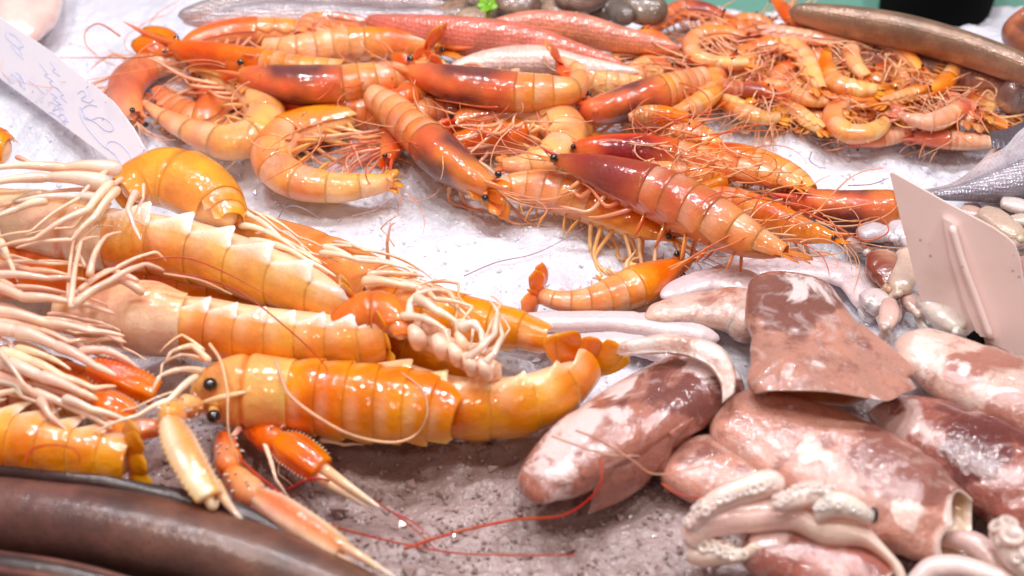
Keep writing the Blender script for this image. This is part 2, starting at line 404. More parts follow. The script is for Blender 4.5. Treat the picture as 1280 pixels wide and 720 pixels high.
    for i in range(legs):
        for sgn in (-1, 1):
            t = tc*(.35+.6*i/max(1, legs-1)); c, rr, Tt, Nn, Bb = [x[0] for x in pa.at(np.array([t]))]
            p0 = c-Nn*rr*.75*asp[1]+Bb*sgn*rr*.35
            j = rs.normal(size=3)*.22
            p1 = p0+(-Nn*.75-Tt*rs.uniform(.1, .8)+Bb*sgn*.25+j)*ll*.42
            p2 = p1+(-Nn*rs.uniform(-.1, .7)-Tt*rs.uniform(.4, 1.1)+rs.normal(size=3)*.25)*ll*.45
            p3 = p2+nrm(p2-p1+rs.normal(size=3)*ll*.2)*ll*.3
            pp = floor_clip([p0, p1, p2, p3]); w = rmax*.085*(.95 if small else 1)
            q, _ = spline(np.column_stack([pp, [w*1.2, w, w*.7, w*.25]]), 12)
            lparts.append((*tube_vf(q[:, :3], q[:, 3], 5), mixc(pc['leg'], C('ffe0c0'), rs.uniform(0, .6))))
    if small and lparts:
        V, Fc, c = join_vf(lparts); tag(mesh('legs', V, Fc, M['limb'], root, c), kind='stuff')
    else:
        for V, Fc, c in lparts: mesh('leg', V, Fc, M['limb'], root, c)
    # swimmerets
    sw = []
    for i in range(5):
        for sgn in (-1, 1):
            t = edges[i]+.5*(edges[i+1]-edges[i]); c, rr, Tt, Nn, Bb = [x[0] for x in pa.at(np.array([t]))]
            p0 = c-Nn*rr*.7+Bb*sgn*rr*.4; tip = p0+(-Nn*.9+Tt*rs.uniform(-.5, .5)+Bb*sgn*.3)*rr*.95
            V, Fc = leaf_vf(p0, floor_clip(tip), rr*.17, Tt, n=7, m=6, th=.3); sw.append((V, Fc, mixc(pc['leg'], pc['side'], rs.uniform(0, 1))))
    if small: V, Fc, c = join_vf(sw); tag(mesh('swimmerets', V, Fc, M['shell'], root, c), kind='stuff')
    else:
        for V, Fc, c in sw: mesh('swimmeret', V, Fc, M['shell'], root, c)
    for w in ant: pixwhip('antenna', w, 1.3, M['whisker'], root, mixc(pc['fan'], pc['leg'], .4))
    for i in range(nant):
        whip('antenna', a-Ta*ra*.6+Na*ra*.2*(i-.5), -Ta+Ba*(.35 if i % 2 else -.35)+rs.normal(size=3)*.15, rs.uniform(.6, 1.1)*(L*.6 if small else max(.07, L)), R(pts[0][0], pts[0][1], zc, .8), M['whisker'], root, mixc(pc['leg'], C('ffdcb8'), rs.uniform(.1, .6)), rs, curl=1.2)
    for i in range(2 if small else 4):
        whip('antennule', a-Ta*ra*.8, -Ta+rs.normal(size=3)*.35, L*rs.uniform(.25, .5), R(pts[0][0], pts[0][1], zc, .9), M['whisker'], root, mixc(pc['leg'], C('ffdcb8'), .4), rs, curl=1.5, n=12)
    return root
# ------------------------------------------------------------------ langoustines
ZK = .72
LO = dict(back=C('f09c4c'), side=C('f7c084'), tip=C('fff0e2'), pale=C('fde0c0'), head=C('f6a848'), leg=C('fde6cc'), legp=C('f6bc98'), claw=C('f0803a'))
def norway(label, pts, z=3.0, roll=0, tc=.36, fan=60, fdir=None, fz=0, head=LO['head'], back=LO['back'], side=LO['side'], tipc=LO['tip'], ple=.55, asp=(1.0, .9), eyes=True, eyeat=None, rost=40, rto=None, seed=1, groove=.45, segs=6, legs=(), claws=(), ant=(), group='langoustines heaped at the front left', tel=True, cap=True, tips=True, thm=1.45):
    rs = np.random.RandomState(seed); k_ = ZK; z = z*k_; fz = fz*k_; sc3 = lambda L: [(q[0], q[1], q[2]*k_) for q in L] if L else L
    eyeat = sc3(eyeat); rto = sc3(rto); ant = [(sc3(w[0]),)+tuple(w[1:]) for w in ant]; legs = [dict(l, pts=sc3(l['pts'])) for l in legs]; claws = [dict(c_, arm=sc3(c_['arm']), palm=sc3(c_['palm']), f1=sc3(c_['f1']), f2=sc3(c_['f2'])) for c_ in claws]
    pa = Path(pts, z, roll, n=200)
    C0, r, T, N, B = pa.at(pa.t); rmax = r.max(); zc = z/100
    root = empty('langoustine', [C0[:, 0].mean(), C0[:, 1].mean(), max(0, (C0[:, 2]-r).min())]); tag(root, label, 'langoustine', group)
    def hc(u, th, v, t):
        c = mixc(head, side, sm(.7, 2.0, np.abs(th))*.6); g = np.exp(-((u-groove)/.035)**2)
        return mixc(c, back*.75, g*.7)
    if cap:
        V, Fc, c = shell_vf(pa, .0, tc+.012, 44, 34, 2.2, .95, 1.03, asp=asp, colf=hc, lip=.92)
        n_, m_ = 46, 34; V3 = V.reshape(n_, m_, 3); u = np.append(np.linspace(0, 1, 44), [1, 1])
        Cc, rr, *_ = pa.at(np.clip(u*(tc+.012), 0, 1)); dip = 1-.06*np.exp(-((u-groove)/.028)**2)+.02*np.exp(-((u-groove-.06)/.04)**2)
        V3[:] = Cc[:, None]+(V3-Cc[:, None])*dip[:, None, None]
        mesh('carapace', V3.reshape(-1, 3), Fc, M['shell'], root, c)
    edges = tc+(1-tc)*np.linspace(0, 1, segs+1)
    for i in range(segs):
        def cf(u, th, v, t, i=i):
            c = mixc(back, side, sm(.5, 1.7, np.abs(th))*.75)
            c = mixc(c, tipc, np.clip(v*1.15, 0, 1)**.8*(.85 if tips else .3))
            c = mixc(c, side, np.exp(-((u-.12)/.06)**2)*.35)
            c = mixc(c, C('ffe9d0'), np.exp(-((u-.4)/.2)**2)*.16*(1+np.sin(th*3)))
            return mixc(c, back*.8, np.exp(-((u-.97)/.03)**2)*.25)
        V, Fc, c = shell_vf(pa, edges[i]-.008, edges[i+1]+.010, 16, 30, thm, .97, 1.035, ple=ple if i < segs-1 or not tel else ple*.6, asp=asp, colf=cf, pk=.62, pw=.6, bulge=.014, flare=.25, lip=.94)
        mesh('shell_segment', V, Fc, M['shell'], root, c)
    V, Fc = body_tube(pa, .02, .995, 60, 22, .88, (asp[0]*.95, asp[1]*.95)); mesh('belly', V, Fc, M['flesh'], root, mixc(side, LO['pale'], .6))
    a, ra, Ta, Na, Ba = [x[0] for x in pa.at(np.array([.01]))]
    if rost:
        rl = R(pts[0][0], pts[0][1], zc, rost); rp = [a+Ta*ra*1.2+Na*ra*.85, a+Na*ra*.75-Ta*rl*.5, a+Na*ra*.8-Ta*rl]
        if rto: rp = [P(q[0], q[1], q[2]/100) for q in rto]
        tube('rostrum', rp, [rmax*.03, rmax*.085, rmax*.02], M['shell'], root, m=8, col=mixc(head, LO['pale'], .6))
    if eyes:
        for ei, sgn in enumerate((-1, 1)):
            e = a+Ba*sgn*ra*1.0+Na*ra*.45-Ta*ra*.1
            if eyeat: e = P(eyeat[ei][0], eyeat[ei][1], eyeat[ei][2]/100)
            cc = pa.at(np.array([.08]))[0][0]
            tube('eyestalk', [cc+(e-cc)*.3, e], [rmax*.12, rmax*.15], M['shell'], root, m=8, col=head)
            ball('eye', e+nrm(e-cc)*rmax*.05, rmax*.185, M['eye'], root, n=12, m=16, sq=(1, 1, .85))
    if tel and fan:
        e, re, Te, Ne, Be = [x[0] for x in pa.at(np.array([.985]))]; fl = R(pts[-1][0], pts[-1][1], zc, fan)
        if fdir is not None:
            Te = nrm(P(pts[-1][0]+fdir[0], pts[-1][1]+fdir[1], zc+fz/100)-P(pts[-1][0], pts[-1][1], zc)); Ne = nrm(Ne-Te*np.dot(Ne, Te)); Be = np.cross(Te, Ne)
        if abs(np.mean(np.atleast_1d(roll))) > 60:
            vd = np.array([0, -.75, .66]); Ne = nrm(Ne*.25+vd); Ne = nrm(Ne-Te*np.dot(Ne, Te)); Be = np.cross(Te, Ne)
        sq = lambda u: np.clip(np.sin(PI*np.clip(u*.62+.14, 0, 1)), .1, 1)**.6*(1-sm(.94, 1, u)*.5)
        leaf('telson', e-Te*re*.3, e+Te*fl*.8, fl*.24, Ne, M['shell'], root, back, n=14, m=14, th=.16, prof=sq)
        for sgn in (-1, 1):
            for kx, (spx, ln) in enumerate(((.35, .95), (.75, .9))):
                q = e+Be*sgn*re*.4-Te*re*.2-Ne*re*.1*kx
                leaf('tail_blade', q, q+(Te*math.cos(spx)+Be*sgn*math.sin(spx))*fl*ln, fl*.27, Ne-Be*sgn*.2, M['shell'], root, mixc(back, side, .4*kx), n=14, m=14, th=.10, prof=sq)
    for lg in legs:
        jleg(root, **lg)
        for k in range(1 if len(legs) > 3 and lg.get('r', 5.5) < 12 else 0):
            ox, oy = rs.uniform(-12, 12), rs.uniform(4, 15)*(1 if k else -1)
            jleg(root, [(p[0]+ox+rs.uniform(-5, 5)+(rs.uniform(-10, 10) if i else 0), p[1]+oy+rs.uniform(-4, 4), p[2]-rs.uniform(.3, .9)) for i, p in enumerate(lg['pts'])], r=lg.get('r', 5.5)*rs.uniform(.42, .7), col=mixc(LO['leg'] if lg.get('col') is None else lg['col'], LO['legp'] if rs.rand() < .5 else LO['side'], rs.uniform(0, .6)))
    for cl in claws: claw(root, **cl)
    for w in ant: pixwhip('antenna', w[0], w[1], M['whisker'], root, w[2] if len(w) > 2 else C('d8502a'), m=6, taper=.45)
    return root
def jleg(root, pts, r=5.5, col=None, name='leg', knob=True):
    """jointed walking leg through the joints pts (px, py, z cm); stiff between joints"""
    c0 = mixc(LO['leg'] if col is None else col, C('fff0d8'), .45)
    n = len(pts); V = [P(q[0], q[1], q[2]/100) for q in pts]; rr = R(pts[0][0], pts[0][1], pts[0][2]/100, r*.86)
    pp, rad = [], []
    for i in range(n-1):
        ra = rr*(1-.72*i/(n-1)); rb = rr*(1-.72*(i+1)/(n-1))
        for f, s_ in ((0.0, .78), (.10, 1.08), (.5, .98), (.86, .92), (.96, 1.0)):
            pp.append(V[i]+(V[i+1]-V[i])*f+np.array([0, 0, 1])*math.sin(f*PI)*.06*np.linalg.norm(V[i+1]-V[i])); rad.append((ra+(rb-ra)*f)*s_)
    pp.append(V[-1]); rad.append(rr*.18)
    pp = np.array(pp); q = np.column_stack([pp, rad]); q, _ = spline(q, len(pp)*2)
    Vv, Fc = tube_vf(q[:, :3], q[:, 3], 9)
    t = np.repeat(np.linspace(0, 1, len(q)), 9); nz = SN(int(abs(pts[0][0]*7+pts[0][1]))+3, 90)
    c = mixc(c0, LO['legp'], np.clip(.25+.5*nz(q[:, :3])[:, None].repeat(9, 1).ravel(), 0, 1)*.6)
    c = np.vstack([c, c[:1], c[-1:]])
    return mesh(name, Vv, Fc, M['limb'], root, c)
def claw(root, arm, palm, f1, f2, r=12, col=None, pale=.5, armr=None, spines=True, roll=20, flat=.62, name='claw', pcol=None):
    """arm: joints; palm: [(px,py,z),(px,py,z)], fingers lists of points"""
    col = LO['claw'] if col is None else col; pcol = mixc(col, LO['pale'], pale) if pcol is None else pcol
    V = [P(q[0], q[1], q[2]/100) for q in palm]; rr = R(palm[0][0], palm[0][1], palm[0][2]/100, r)
    prof = [.62, .95, 1.0, .97, .82]
    c5 = [V[0]+(V[-1]-V[0])*f for f in (0, .22, .5, .78, 1)] if len(V) == 2 else list(spline(V, 5)[0])
    q, L = spline(np.column_stack([c5, np.array(prof)*rr]), 30)
    T = nrm(np.gradient(q[:, :3], axis=0)); up = nrm(np.cross(np.cross(T, [0, 0, 1.0]), T)); sd = np.cross(T, up)
    a = math.radians(roll); N = math.cos(a)*up+math.sin(a)*sd; B = np.cross(T, N)
    m = 28; th = np.linspace(0, 2*PI, m, endpoint=False)
    rg = 1+.07*np.cos(6*th); X = q[:, 3][:, None]*rg
    Vp = q[:, None, :3]+X[..., None]*(np.cos(th)[None, :, None]*B[:, None]+flat*np.sin(th)[None, :, None]*N[:, None])
    cc = mixc(pcol, col, np.clip(.5+.5*np.cos(3*th+.5), 0, 1)*.8)
    Vv = Vp.reshape(-1, 3); parts = [(Vv, [gridf(30, m, True), np.arange(m)[None, ::-1], (29*m+np.arange(m))[None]], np.tile(cc, (30, 1)))]
    if spines:
        for th0 in (0.15, 2*PI/3, PI-.1, -2*PI/3):
            for k in range(2, 28, 2):
                b = q[k, :3]+q[k, 3]*1.05*(math.cos(th0)*B[k]+flat*math.sin(th0)*N[k]); o = nrm(math.cos(th0)*B[k]+math.sin(th0)*N[k]+T[k]*.5)
                cv = np.array([b-o*rr*.05, b+o*rr*.05, b+o*rr*.13]); Vt, Ft = tube_vf(cv, np.array([rr*.07, rr*.055, rr*.012]), 5)
                parts.append((Vt, Ft, mixc(LO['tip'], col, .45)))
    Vv, Fc, c = join_vf(parts); cl = mesh(name, Vv, Fc, M['shell'], root, c)
    for fg in (f1, f2):
        if not fg: continue
        w = [P(p[0], p[1], p[2]/100) for p in fg]; k = len(w)
        tube('finger', w, np.linspace(rr*.42, rr*.10, k), M['shell'], cl, m=10, n=24, col=lambda t: mixc(mixc(col, LO['pale'], .45), LO['tip'], t*.8))
    if arm:
        ar = armr or r*.62; n = len(arm); ra = R(arm[0][0], arm[0][1], arm[0][2]/100, ar)
        for i in range(n-1):
            A, Bq = P(arm[i][0], arm[i][1], arm[i][2]/100), P(arm[i+1][0], arm[i+1][1], arm[i+1][2]/100); f = np.linspace(0, 1, 8)
            sh = np.array([.6, .85, .95, 1.0, 1.05, 1.1, 1.0, .7])*ra*(1+.12*i)
            cv = A+(Bq-A)*f[:, None]; Vt, Ft = tube_vf(cv, sh, 14)
            nz = SN(3+i, 200)(Vt); pr = [(Vt, Ft, mixc(col, pcol, np.clip(.25+.3*nz, 0, 1)))]
            if spines:
                T = nrm(Bq-A); s1 = nrm(np.cross(T, [0, 0, 1])); u1 = np.cross(s1, T)
                for k in range(10):
                    w = RS.uniform(.15, .95); an = RS.uniform(-.4, 3.5); o = math.cos(an)*s1+math.sin(an)*u1; b = A+(Bq-A)*w+o*np.interp(w, f, sh)
                    pr.append((*tube_vf(np.array([b-o*ra*.1, b+(o+T*.6)*ra*.18, b+(o+T)*ra*.3]), np.array([ra*.12, ra*.09, ra*.02]), 5), LO['tip']*.9))
            Vt, Ft, ct = join_vf(pr); mesh('arm_joint', Vt, Ft, M['shell'], root, ct)
    return cl
# ------------------------------------------------------------------ the ice bed
def ice_material():
    m, nt, bs, v = newmat('crushed ice')
    at = nd(nt, 'ShaderNodeAttribute'); at.attribute_name = 'col'
    n = noise(nt, v, 60, 5); c = mixn(nt, ramp(nt, n, .45, .72, 0, .10), at.outputs['Color'], (.50, .42, .45))
    # specks of dirt, more of them where the ice has gone to slush
    vo = voro(nt, v, 190); n3 = noise(nt, v, 26, 2)
    mm = nd(nt, 'ShaderNodeMath', operation='MULTIPLY'); nt.links.new(ramp(nt, vo, .08, .20, .85, 0), mm.inputs[0]); nt.links.new(ramp(nt, n3, .50, .62), mm.inputs[1])
    m3 = nd(nt, 'ShaderNodeMath', operation='MULTIPLY'); nt.links.new(mm.outputs[0], m3.inputs[0]); nt.links.new(ramp(nt, at.outputs['Fac'], .86, .42, .06, 1), m3.inputs[1])
    c = mixn(nt, m3.outputs[0], c, (.12, .085, .07))
    nt.links.new(c, bs.inputs['Base Color'])
    setp(bs, Roughness=.42, Coat_Weight=.5, Coat_Roughness=.12); sss(bs, .6, (1, .95, 1), .006)
    b = bump(nt, voro(nt, v, 420), .35, .0012); b = bump(nt, voro(nt, v, 1000), .35, .0006, b); b = bump(nt, noise(nt, v, 160, 4), .35, .0015, b)
    nt.links.new(b, bs.inputs['Normal']); nt.links.new(b, bs.inputs['Coat Normal']); return m
M['ice'] = ice_material()
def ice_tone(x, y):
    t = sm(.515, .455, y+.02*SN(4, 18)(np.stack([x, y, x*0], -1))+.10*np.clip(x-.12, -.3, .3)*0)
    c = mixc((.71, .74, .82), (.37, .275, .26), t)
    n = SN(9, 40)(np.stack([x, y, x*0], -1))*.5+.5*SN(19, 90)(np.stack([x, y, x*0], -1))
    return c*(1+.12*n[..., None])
xs = np.arange(-.52, .52, .0021); ys = np.arange(.30, .875, .0021)
X, Y = np.meshgrid(xs, ys); Z = ground(X, Y)
Z = Z+(vnoise(X, Y, 170, 5)-.5)*.0020+(vnoise(X, Y, 330, 6)-.5)*.0014
Z = Z-.03*sm(.80, .845, Y)*sm(-.09, -.05, X)
Vg = np.stack([X, Y, Z], -1).reshape(-1, 3)
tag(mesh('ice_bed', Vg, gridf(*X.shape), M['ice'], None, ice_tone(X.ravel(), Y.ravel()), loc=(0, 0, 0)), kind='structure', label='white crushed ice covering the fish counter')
# loose chips on top
rs = np.random.RandomState(3); nchip = 20000
cy = .36+rs.rand(nchip)*.46; cx = (rs.rand(nchip)-.5)*2*(.20+.42*cy); cy = np.where((cx > -.1) & (cy > .785), .36+(cy-.785)*3, cy)
sz = .0006+.0013*rs.rand(nchip)**2.2; sz[:700] *= 2.2; sz *= np.where((cy > .50) & (rs.rand(nchip) < .72), .35, 1)
bv = np.array([[1, 0, 0], [-1, 0, 0], [0, 1, 0], [0, -1, 0], [0, 0, 1], [0, 0, -1.0]])
bf = np.array([[0, 2, 4], [2, 1, 4], [1, 3, 4], [3, 0, 4], [2, 0, 5], [1, 2, 5], [3, 1, 5], [0, 3, 5]])
q = rs.normal(size=(nchip, 4)); q /= np.linalg.norm(q, axis=1)[:, None]; w_, x_, y_, z_ = q.T
Rm = np.stack([1-2*(y_*y_+z_*z_), 2*(x_*y_-z_*w_), 2*(x_*z_+y_*w_), 2*(x_*y_+z_*w_), 1-2*(x_*x_+z_*z_), 2*(y_*z_-x_*w_), 2*(x_*z_-y_*w_), 2*(y_*z_+x_*w_), 1-2*(x_*x_+y_*y_)], -1).reshape(-1, 3, 3)
loc = bv[None]*sz[:, None, None]*rs.uniform(.55, 1.3, (nchip, 6, 1)); loc = np.einsum('nij,nkj->nki', Rm, loc)
cen = np.stack([cx, cy, ground(cx, cy)+sz*.25], -1)
V = (loc+cen[:, None]).reshape(-1, 3); Fc = (bf[None]+6*np.arange(nchip)[:, None, None]).reshape(-1, 3)
M['chip'] = newmat('ice chip')[0]; bs = M['chip'].node_tree.nodes['Principled BSDF']; nt = M['chip'].node_tree
at = nd(nt, 'ShaderNodeAttribute'); at.attribute_name = 'col'; nt.links.new(at.outputs['Color'], bs.inputs['Base Color'])
setp(bs, Roughness=.14, IOR=1.31, Transmission_Weight=0, Coat_Weight=.6, Coat_Roughness=.05); sss(bs, .5, (1, 1, 1), .003)
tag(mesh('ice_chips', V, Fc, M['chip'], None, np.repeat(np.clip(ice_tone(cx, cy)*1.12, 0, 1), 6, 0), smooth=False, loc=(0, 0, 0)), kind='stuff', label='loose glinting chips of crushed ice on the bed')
# dark ground under everything, green counter rim and black tub behind
m, nt, bs, v = newmat('dark floor'); setp(bs, Base_Color=(.006, .005, .006), Roughness=.8); M['dark'] = m
m, nt, bs, v = newmat('green enamel'); nt.links.new(mixn(nt, noise(nt, v, 30, 3), (.10, .28, .22), (.16, .38, .30)), bs.inputs['Base Color']); setp(bs, Roughness=.35); M['green'] = m
m, nt, bs, v = newmat('black plastic'); setp(bs, Base_Color=(.002, .002, .002), Roughness=.9, Specular_IOR_Level=.1); M['black'] = m
tag(mesh('floor', [[-8, -4, -.9], [8, -4, -.9], [8, 12, -.9], [-8, 12, -.9]], np.array([[0, 1, 2, 3]]), M['dark'], None, loc=(0, 0, -.9)), kind='structure')
def box_vf(x0, x1, y0, y1, z0, z1):
    V = np.array([[x, y, z] for x in (x0, x1) for y in (y0, y1) for z in (z0, z1)], float)
    return V, [np.array([[0, 1, 3, 2], [4, 6, 7, 5], [0, 4, 5, 1], [2, 3, 7, 6], [0, 2, 6, 4], [1, 5, 7, 3]])]
V, Fc = box_vf(-.60, .60, .26, 1.15, -.075, -.036)
tag(mesh('counter_top', V, Fc, M['green'], None, smooth=False), kind='structure', label='green counter under the ice')
def tub():
    c = P(1192, -14, 0); rw, rd = R(1192, 0, 0, 78), .036
    th = np.linspace(0, 2*PI, 40, endpoint=False)
    prof = [(.92, -.035), (1.0, 0.0), (1.0, .004), (.95, .004), (.86, -.03), (.02, -.032)]
    V = np.array([[c[0]+rw*k*math.cos(a), c[1]+.030+rw*k*.8*math.sin(a), zz] for k, zz in prof for a in th])
    tag(mesh('plastic_tub', V, gridf(len(prof), 40, True), M['black'], None), 'round black plastic tub behind the long grey fish, at the top right edge', 'tub')
tub()
# ------------------------------------------------------------------ squid and cuttlefish skin
def skin(name, brown, pale, dark, thr=.5, amp=.55, seed=0, fr=26, dots=.55, rough=.34, dk=.45):
    m, nt, bs, v = newmat(name)
    brown = np.array(brown)*(.88, .80, .78); dark = np.array(dark)*.9
    mp = nd(nt, 'ShaderNodeMapping'); mp.inputs['Location'].default_value = (seed*1.3, seed*.7, seed*2.1); nt.links.new(v, mp.inputs[0]); v = mp.outputs[0]
    at = nd(nt, 'ShaderNodeAttribute'); at.attribute_name = 'col'
    sp = nd(nt, 'ShaderNodeSeparateColor'); nt.links.new(at.outputs['Color'], sp.inputs[0])
    def addb(n, ch, a):
        k = nd(nt, 'ShaderNodeMath', operation='MULTIPLY_ADD'); nt.links.new(n, k.inputs[0]); k.inputs[1].default_value = a
        nt.links.new(sp.outputs[ch], k.inputs[2]); return k.outputs[0]
    n1 = noise(nt, v, fr, 6, .62, .6)
    n2r = noise(nt, v, fr*1.5, 6, .62, 1.2); ce = nd(nt, 'ShaderNodeMath', operation='SUBTRACT'); nt.links.new(n2r, ce.inputs[0]); ce.inputs[1].default_value = .5; n2 = ce.outputs[0]; n3 = noise(nt, v, fr*5, 4, .7)
    c = mixn(nt, ramp(nt, n1, .38, .62), brown, np.array(brown)*np.array((1.25, 1.15, 1.1)))
    c = mixn(nt, ramp(nt, addb(n2, 1, 1.8), .12, .42, 0, .85), c, dark)
    c = mixn(nt, ramp(nt, n3, .50, .68, 0, .5), c, dark); n4 = noise(nt, v, fr*2.4, 5, .7, 1.5); c = mixn(nt, ramp(nt, n4, .52, .66, 0, .4), c, np.array(pale)*.8)
    vo = voro(nt, v, 1100); c = mixn(nt, ramp(nt, vo, .15, .34, dots, 0), c, np.array(dark)*.8)
    w = ramp(nt, addb(n2, 0, -2.4), thr-.06, thr+.22, 0, .9); c = mixn(nt, w, c, pale)
    vo2 = voro(nt, v, 75); wd = ramp(nt, vo2, .12, .17, .7, 0)
    k = nd(nt, 'ShaderNodeMath', operation='MULTIPLY'); nt.links.new(wd, k.inputs[0]); nt.links.new(ramp(nt, n1, .55, .6), k.inputs[1]); c = mixn(nt, k.outputs[0], c, pale)
    nt.links.new(c, bs.inputs['Base Color'])
    setp(bs, Roughness=rough, Coat_Weight=1, Coat_Roughness=.05, Coat_IOR=1.65, Specular_IOR_Level=.2); sss(bs, .5, (1, .5, .4), .005)
    b = bump(nt, noise(nt, v, 240, 3), .45, .0016); b = bump(nt, noise(nt, v, 520, 2), .3, .0006, b); b = bump(nt, w, .35, .0008, b)
    nt.links.new(b, bs.inputs['Normal']); nt.links.new(b, bs.inputs['Coat Normal']); return m
BR, PL, DK = C('c98c78'), C('f3e3dc'), C('7c4034')
M['sq_torn'] = skin('torn squid skin', C('b07c6c'), C('ead8d6'), C('74403a'), .30, .5, 1)
M['sq_tube'] = skin('brown squid skin', C('bf9484'), C('e8dad8'), C('7c4a42'), .34, .5, 2, dots=.5)
M['sq_pink'] = skin('pink squid skin', C('c89c8c'), C('ead2c8'), C('905a50'), .40, .5, 3, dots=.5)
M['sq_red'] = skin('red brown squid skin', C('a46a5e'), C('dfc2ba'), C('642c2a'), .34, .5, 4, rough=.22)
M['sq_white'] = skin('white squid skin', C('dccac0'), C('e8dcd6'), C('a86450'), .32, .4, 5, dots=.12)
M['pale'] = wet('pale squid flesh', var=.10, srad=(1, .6, .5), sscale=.006, sw=.6, coat=.8, speck=(700, .22, C('8a5a50'), .5))
M['inside'] = wet('inner squid flesh', var=.12, srad=(1, .6, .4), sscale=.006, sw=.5, coat=.7)
def bias(V, spots):
    """red: how much the skin is torn to white; green: how dark the pigment lies"""
    b = np.tile(np.array([.0, .0, 0]), (len(V), 1))
    for px, py, z, r, ch, amt in spots:
        o = np.array([0, 0, CAM_H]); g = nrm(P(px, py, 0)-o); rr = R(px, py, z/100, r); w = V-o; d = np.linalg.norm(w-(w @ g)[:, None]*g, axis=1)
        b[:, ch] += 1.25*amt*np.exp(-(d/rr)**4)
    return b
def mantle(label, pts, z, mat, roll=0, flat=.62, open_end=True, seed=1, amp=.05, fq=35, spots=(), lip=.06, inner=C('e8c4a4'), cat='squid', name='squid', group=None, n=90, m=72, ripple=0, inmat='inside', depth=.30, lipcol=(.35, 0, 0), scoop=0, point=None, under=0, zs=True):
    if zs: z = z*.75
    pa = Path(pts, z, roll, n=200); r = pa.q[:, 3]; rmax = r.max()
    t = np.linspace(0, 1, n); Cc, rr, T, N, B = pa.at(t); th = np.linspace(0, 2*PI, m, endpoint=False)
    cap = np.sqrt(np.clip(1-(1-np.clip(t/.10, 0, 1))**2, 0.0008, 1)); capE = np.ones(n) if open_end else np.sqrt(np.clip(1-(1-np.clip((1-t)/.12, 0, 1))**2, .0008, 1))
    X = (rr*cap*capE)[:, None]*(1+ripple*np.sin(5*th+seed)[None]*sm(.5, 1, t)[:, None])
    sh = lambda th: (np.sign(np.sin(th))*np.abs(np.sin(th))**.9, np.sign(np.cos(th))*np.abs(np.cos(th))**.9)
    a, b = sh(th)
    nz = SN(seed, fq, 14); nz2 = SN(seed+50, fq*3.2, 14)
    V = Cc[:, None]+X[..., None]*(a[None, :, None]*B[:, None]+flat*b[None, :, None]*N[:, None])
    if scoop: V = V-T[:, None]*(scoop*rmax*sm(.75, 1, t)[:, None]*np.clip(b, 0, 1)[None])[..., None]
    if under: V = V-T[:, None]*(rmax*under*sm(.7, 1, t)[:, None]*np.clip(-b, 0, 1)[None])[..., None]
    if point: V = V-T[:, None]*(rmax*point[0]*sm(.55, 1, t)[:, None]*np.abs(a-point[1])[None])[..., None]
    D = V-Cc[:, None]
    D = V-(V.mean(1)[:, None] if point else Cc[:, None]); cr = SN(seed+80, fq*.8, 10); cr2 = SN(seed+90, fq*2, 10); V = V+D*(amp*nz(V)+amp*.4*nz2(V)-amp*.9*np.exp(-(cr(V)/.10)**2)-amp*.4*np.exp(-(cr2(V)/.10)**2))[..., None]
    V[..., 2] = np.maximum(V[..., 2], -.012)
    root = empty(name, [V[..., 0].mean(), V[..., 1].mean(), V[..., 2].min()]); tag(root, label, cat, group)
    F0 = [gridf(n, m, True), np.arange(m)[None, ::-1]]
    if not open_end: F0.append(((n-1)*m+np.arange(m))[None])
    Vf = V.reshape(-1, 3); c = bias(Vf, spots)
    if open_end: c += np.array(lipcol)[None]*np.repeat(sm(.955, .995, t), m)[:, None]
    mesh('mantle', Vf, F0, M[mat] if isinstance(mat, str) else mat, root, c)
    if open_end:
        e = V[-1]; ce = e.mean(0); rings = [e, e+(ce-e)*lip*.5+T[-1]*rmax*lip*.35, e+(ce-e)*lip]
        for k in range(1, 12):
            f = k/11; Ck, rk, Tk, Nk, Bk = [x[0] for x in pa.at(np.array([1-depth*f]))]; base = (e-ce)*(1-lip)*(1-.45*f**1.5)
            rings.append(ce-T[-1]*depth*f*pa.L+base)
        Vi = np.array(rings); k = len(rings)
        c = np.tile(inner, (k*m, 1)); c[:m*3] = C('f0d8c8')
        mesh('cavity', Vi.reshape(-1, 3), [gridf(k, m, True), ((k-1)*m+np.arange(m))[None]], M[inmat], root, c)
    return root
def sheet(name, pix, mat, parent=None, thick=.002, nu=40, nv=14, amp=.0015, seed=3, col=None, spots=()):
    """fin or flap: two edges, each a list of (px, py, z cm); ruled between, with thickness"""
    e = []
    for ed in pix:
        q, _ = spline([P(a, b, c*.0075) for a, b, c in ed], nu); e.append(q)
    w = np.linspace(0, 1, nv)[None, :, None]; top = e[0][:, None]*(1-w)+e[1][:, None]*w
    nz = SN(seed, 120); nn = nrm(np.cross(e[1]-e[0], np.gradient(e[0], axis=0)))
    nn *= np.sign(nn[:, 2:3]+1e-6); top = top+nn[:, None]*(nz(top)*amp)[..., None]+nn[:, None]*(np.sin(w*PI)*thick*.7)
    edge = np.sqrt(np.clip(1-(2*w-1)**4, .0, 1)); eu = np.sqrt(np.clip(1-(2*np.linspace(0, 1, nu)-1)**8, 0, 1))[:, None, None]
    bot = top-nn[:, None]*thick*edge*eu
    V = np.concatenate([top, bot[:, ::-1]], 1); m = V.shape[1]; V = V.reshape(-1, 3)
    c = col if col is not None else bias(V, spots)
    return mesh(name, V, [gridf(nu, m, True), np.arange(m)[None, ::-1], ((nu-1)*m+np.arange(m))[None]], mat, parent, c)
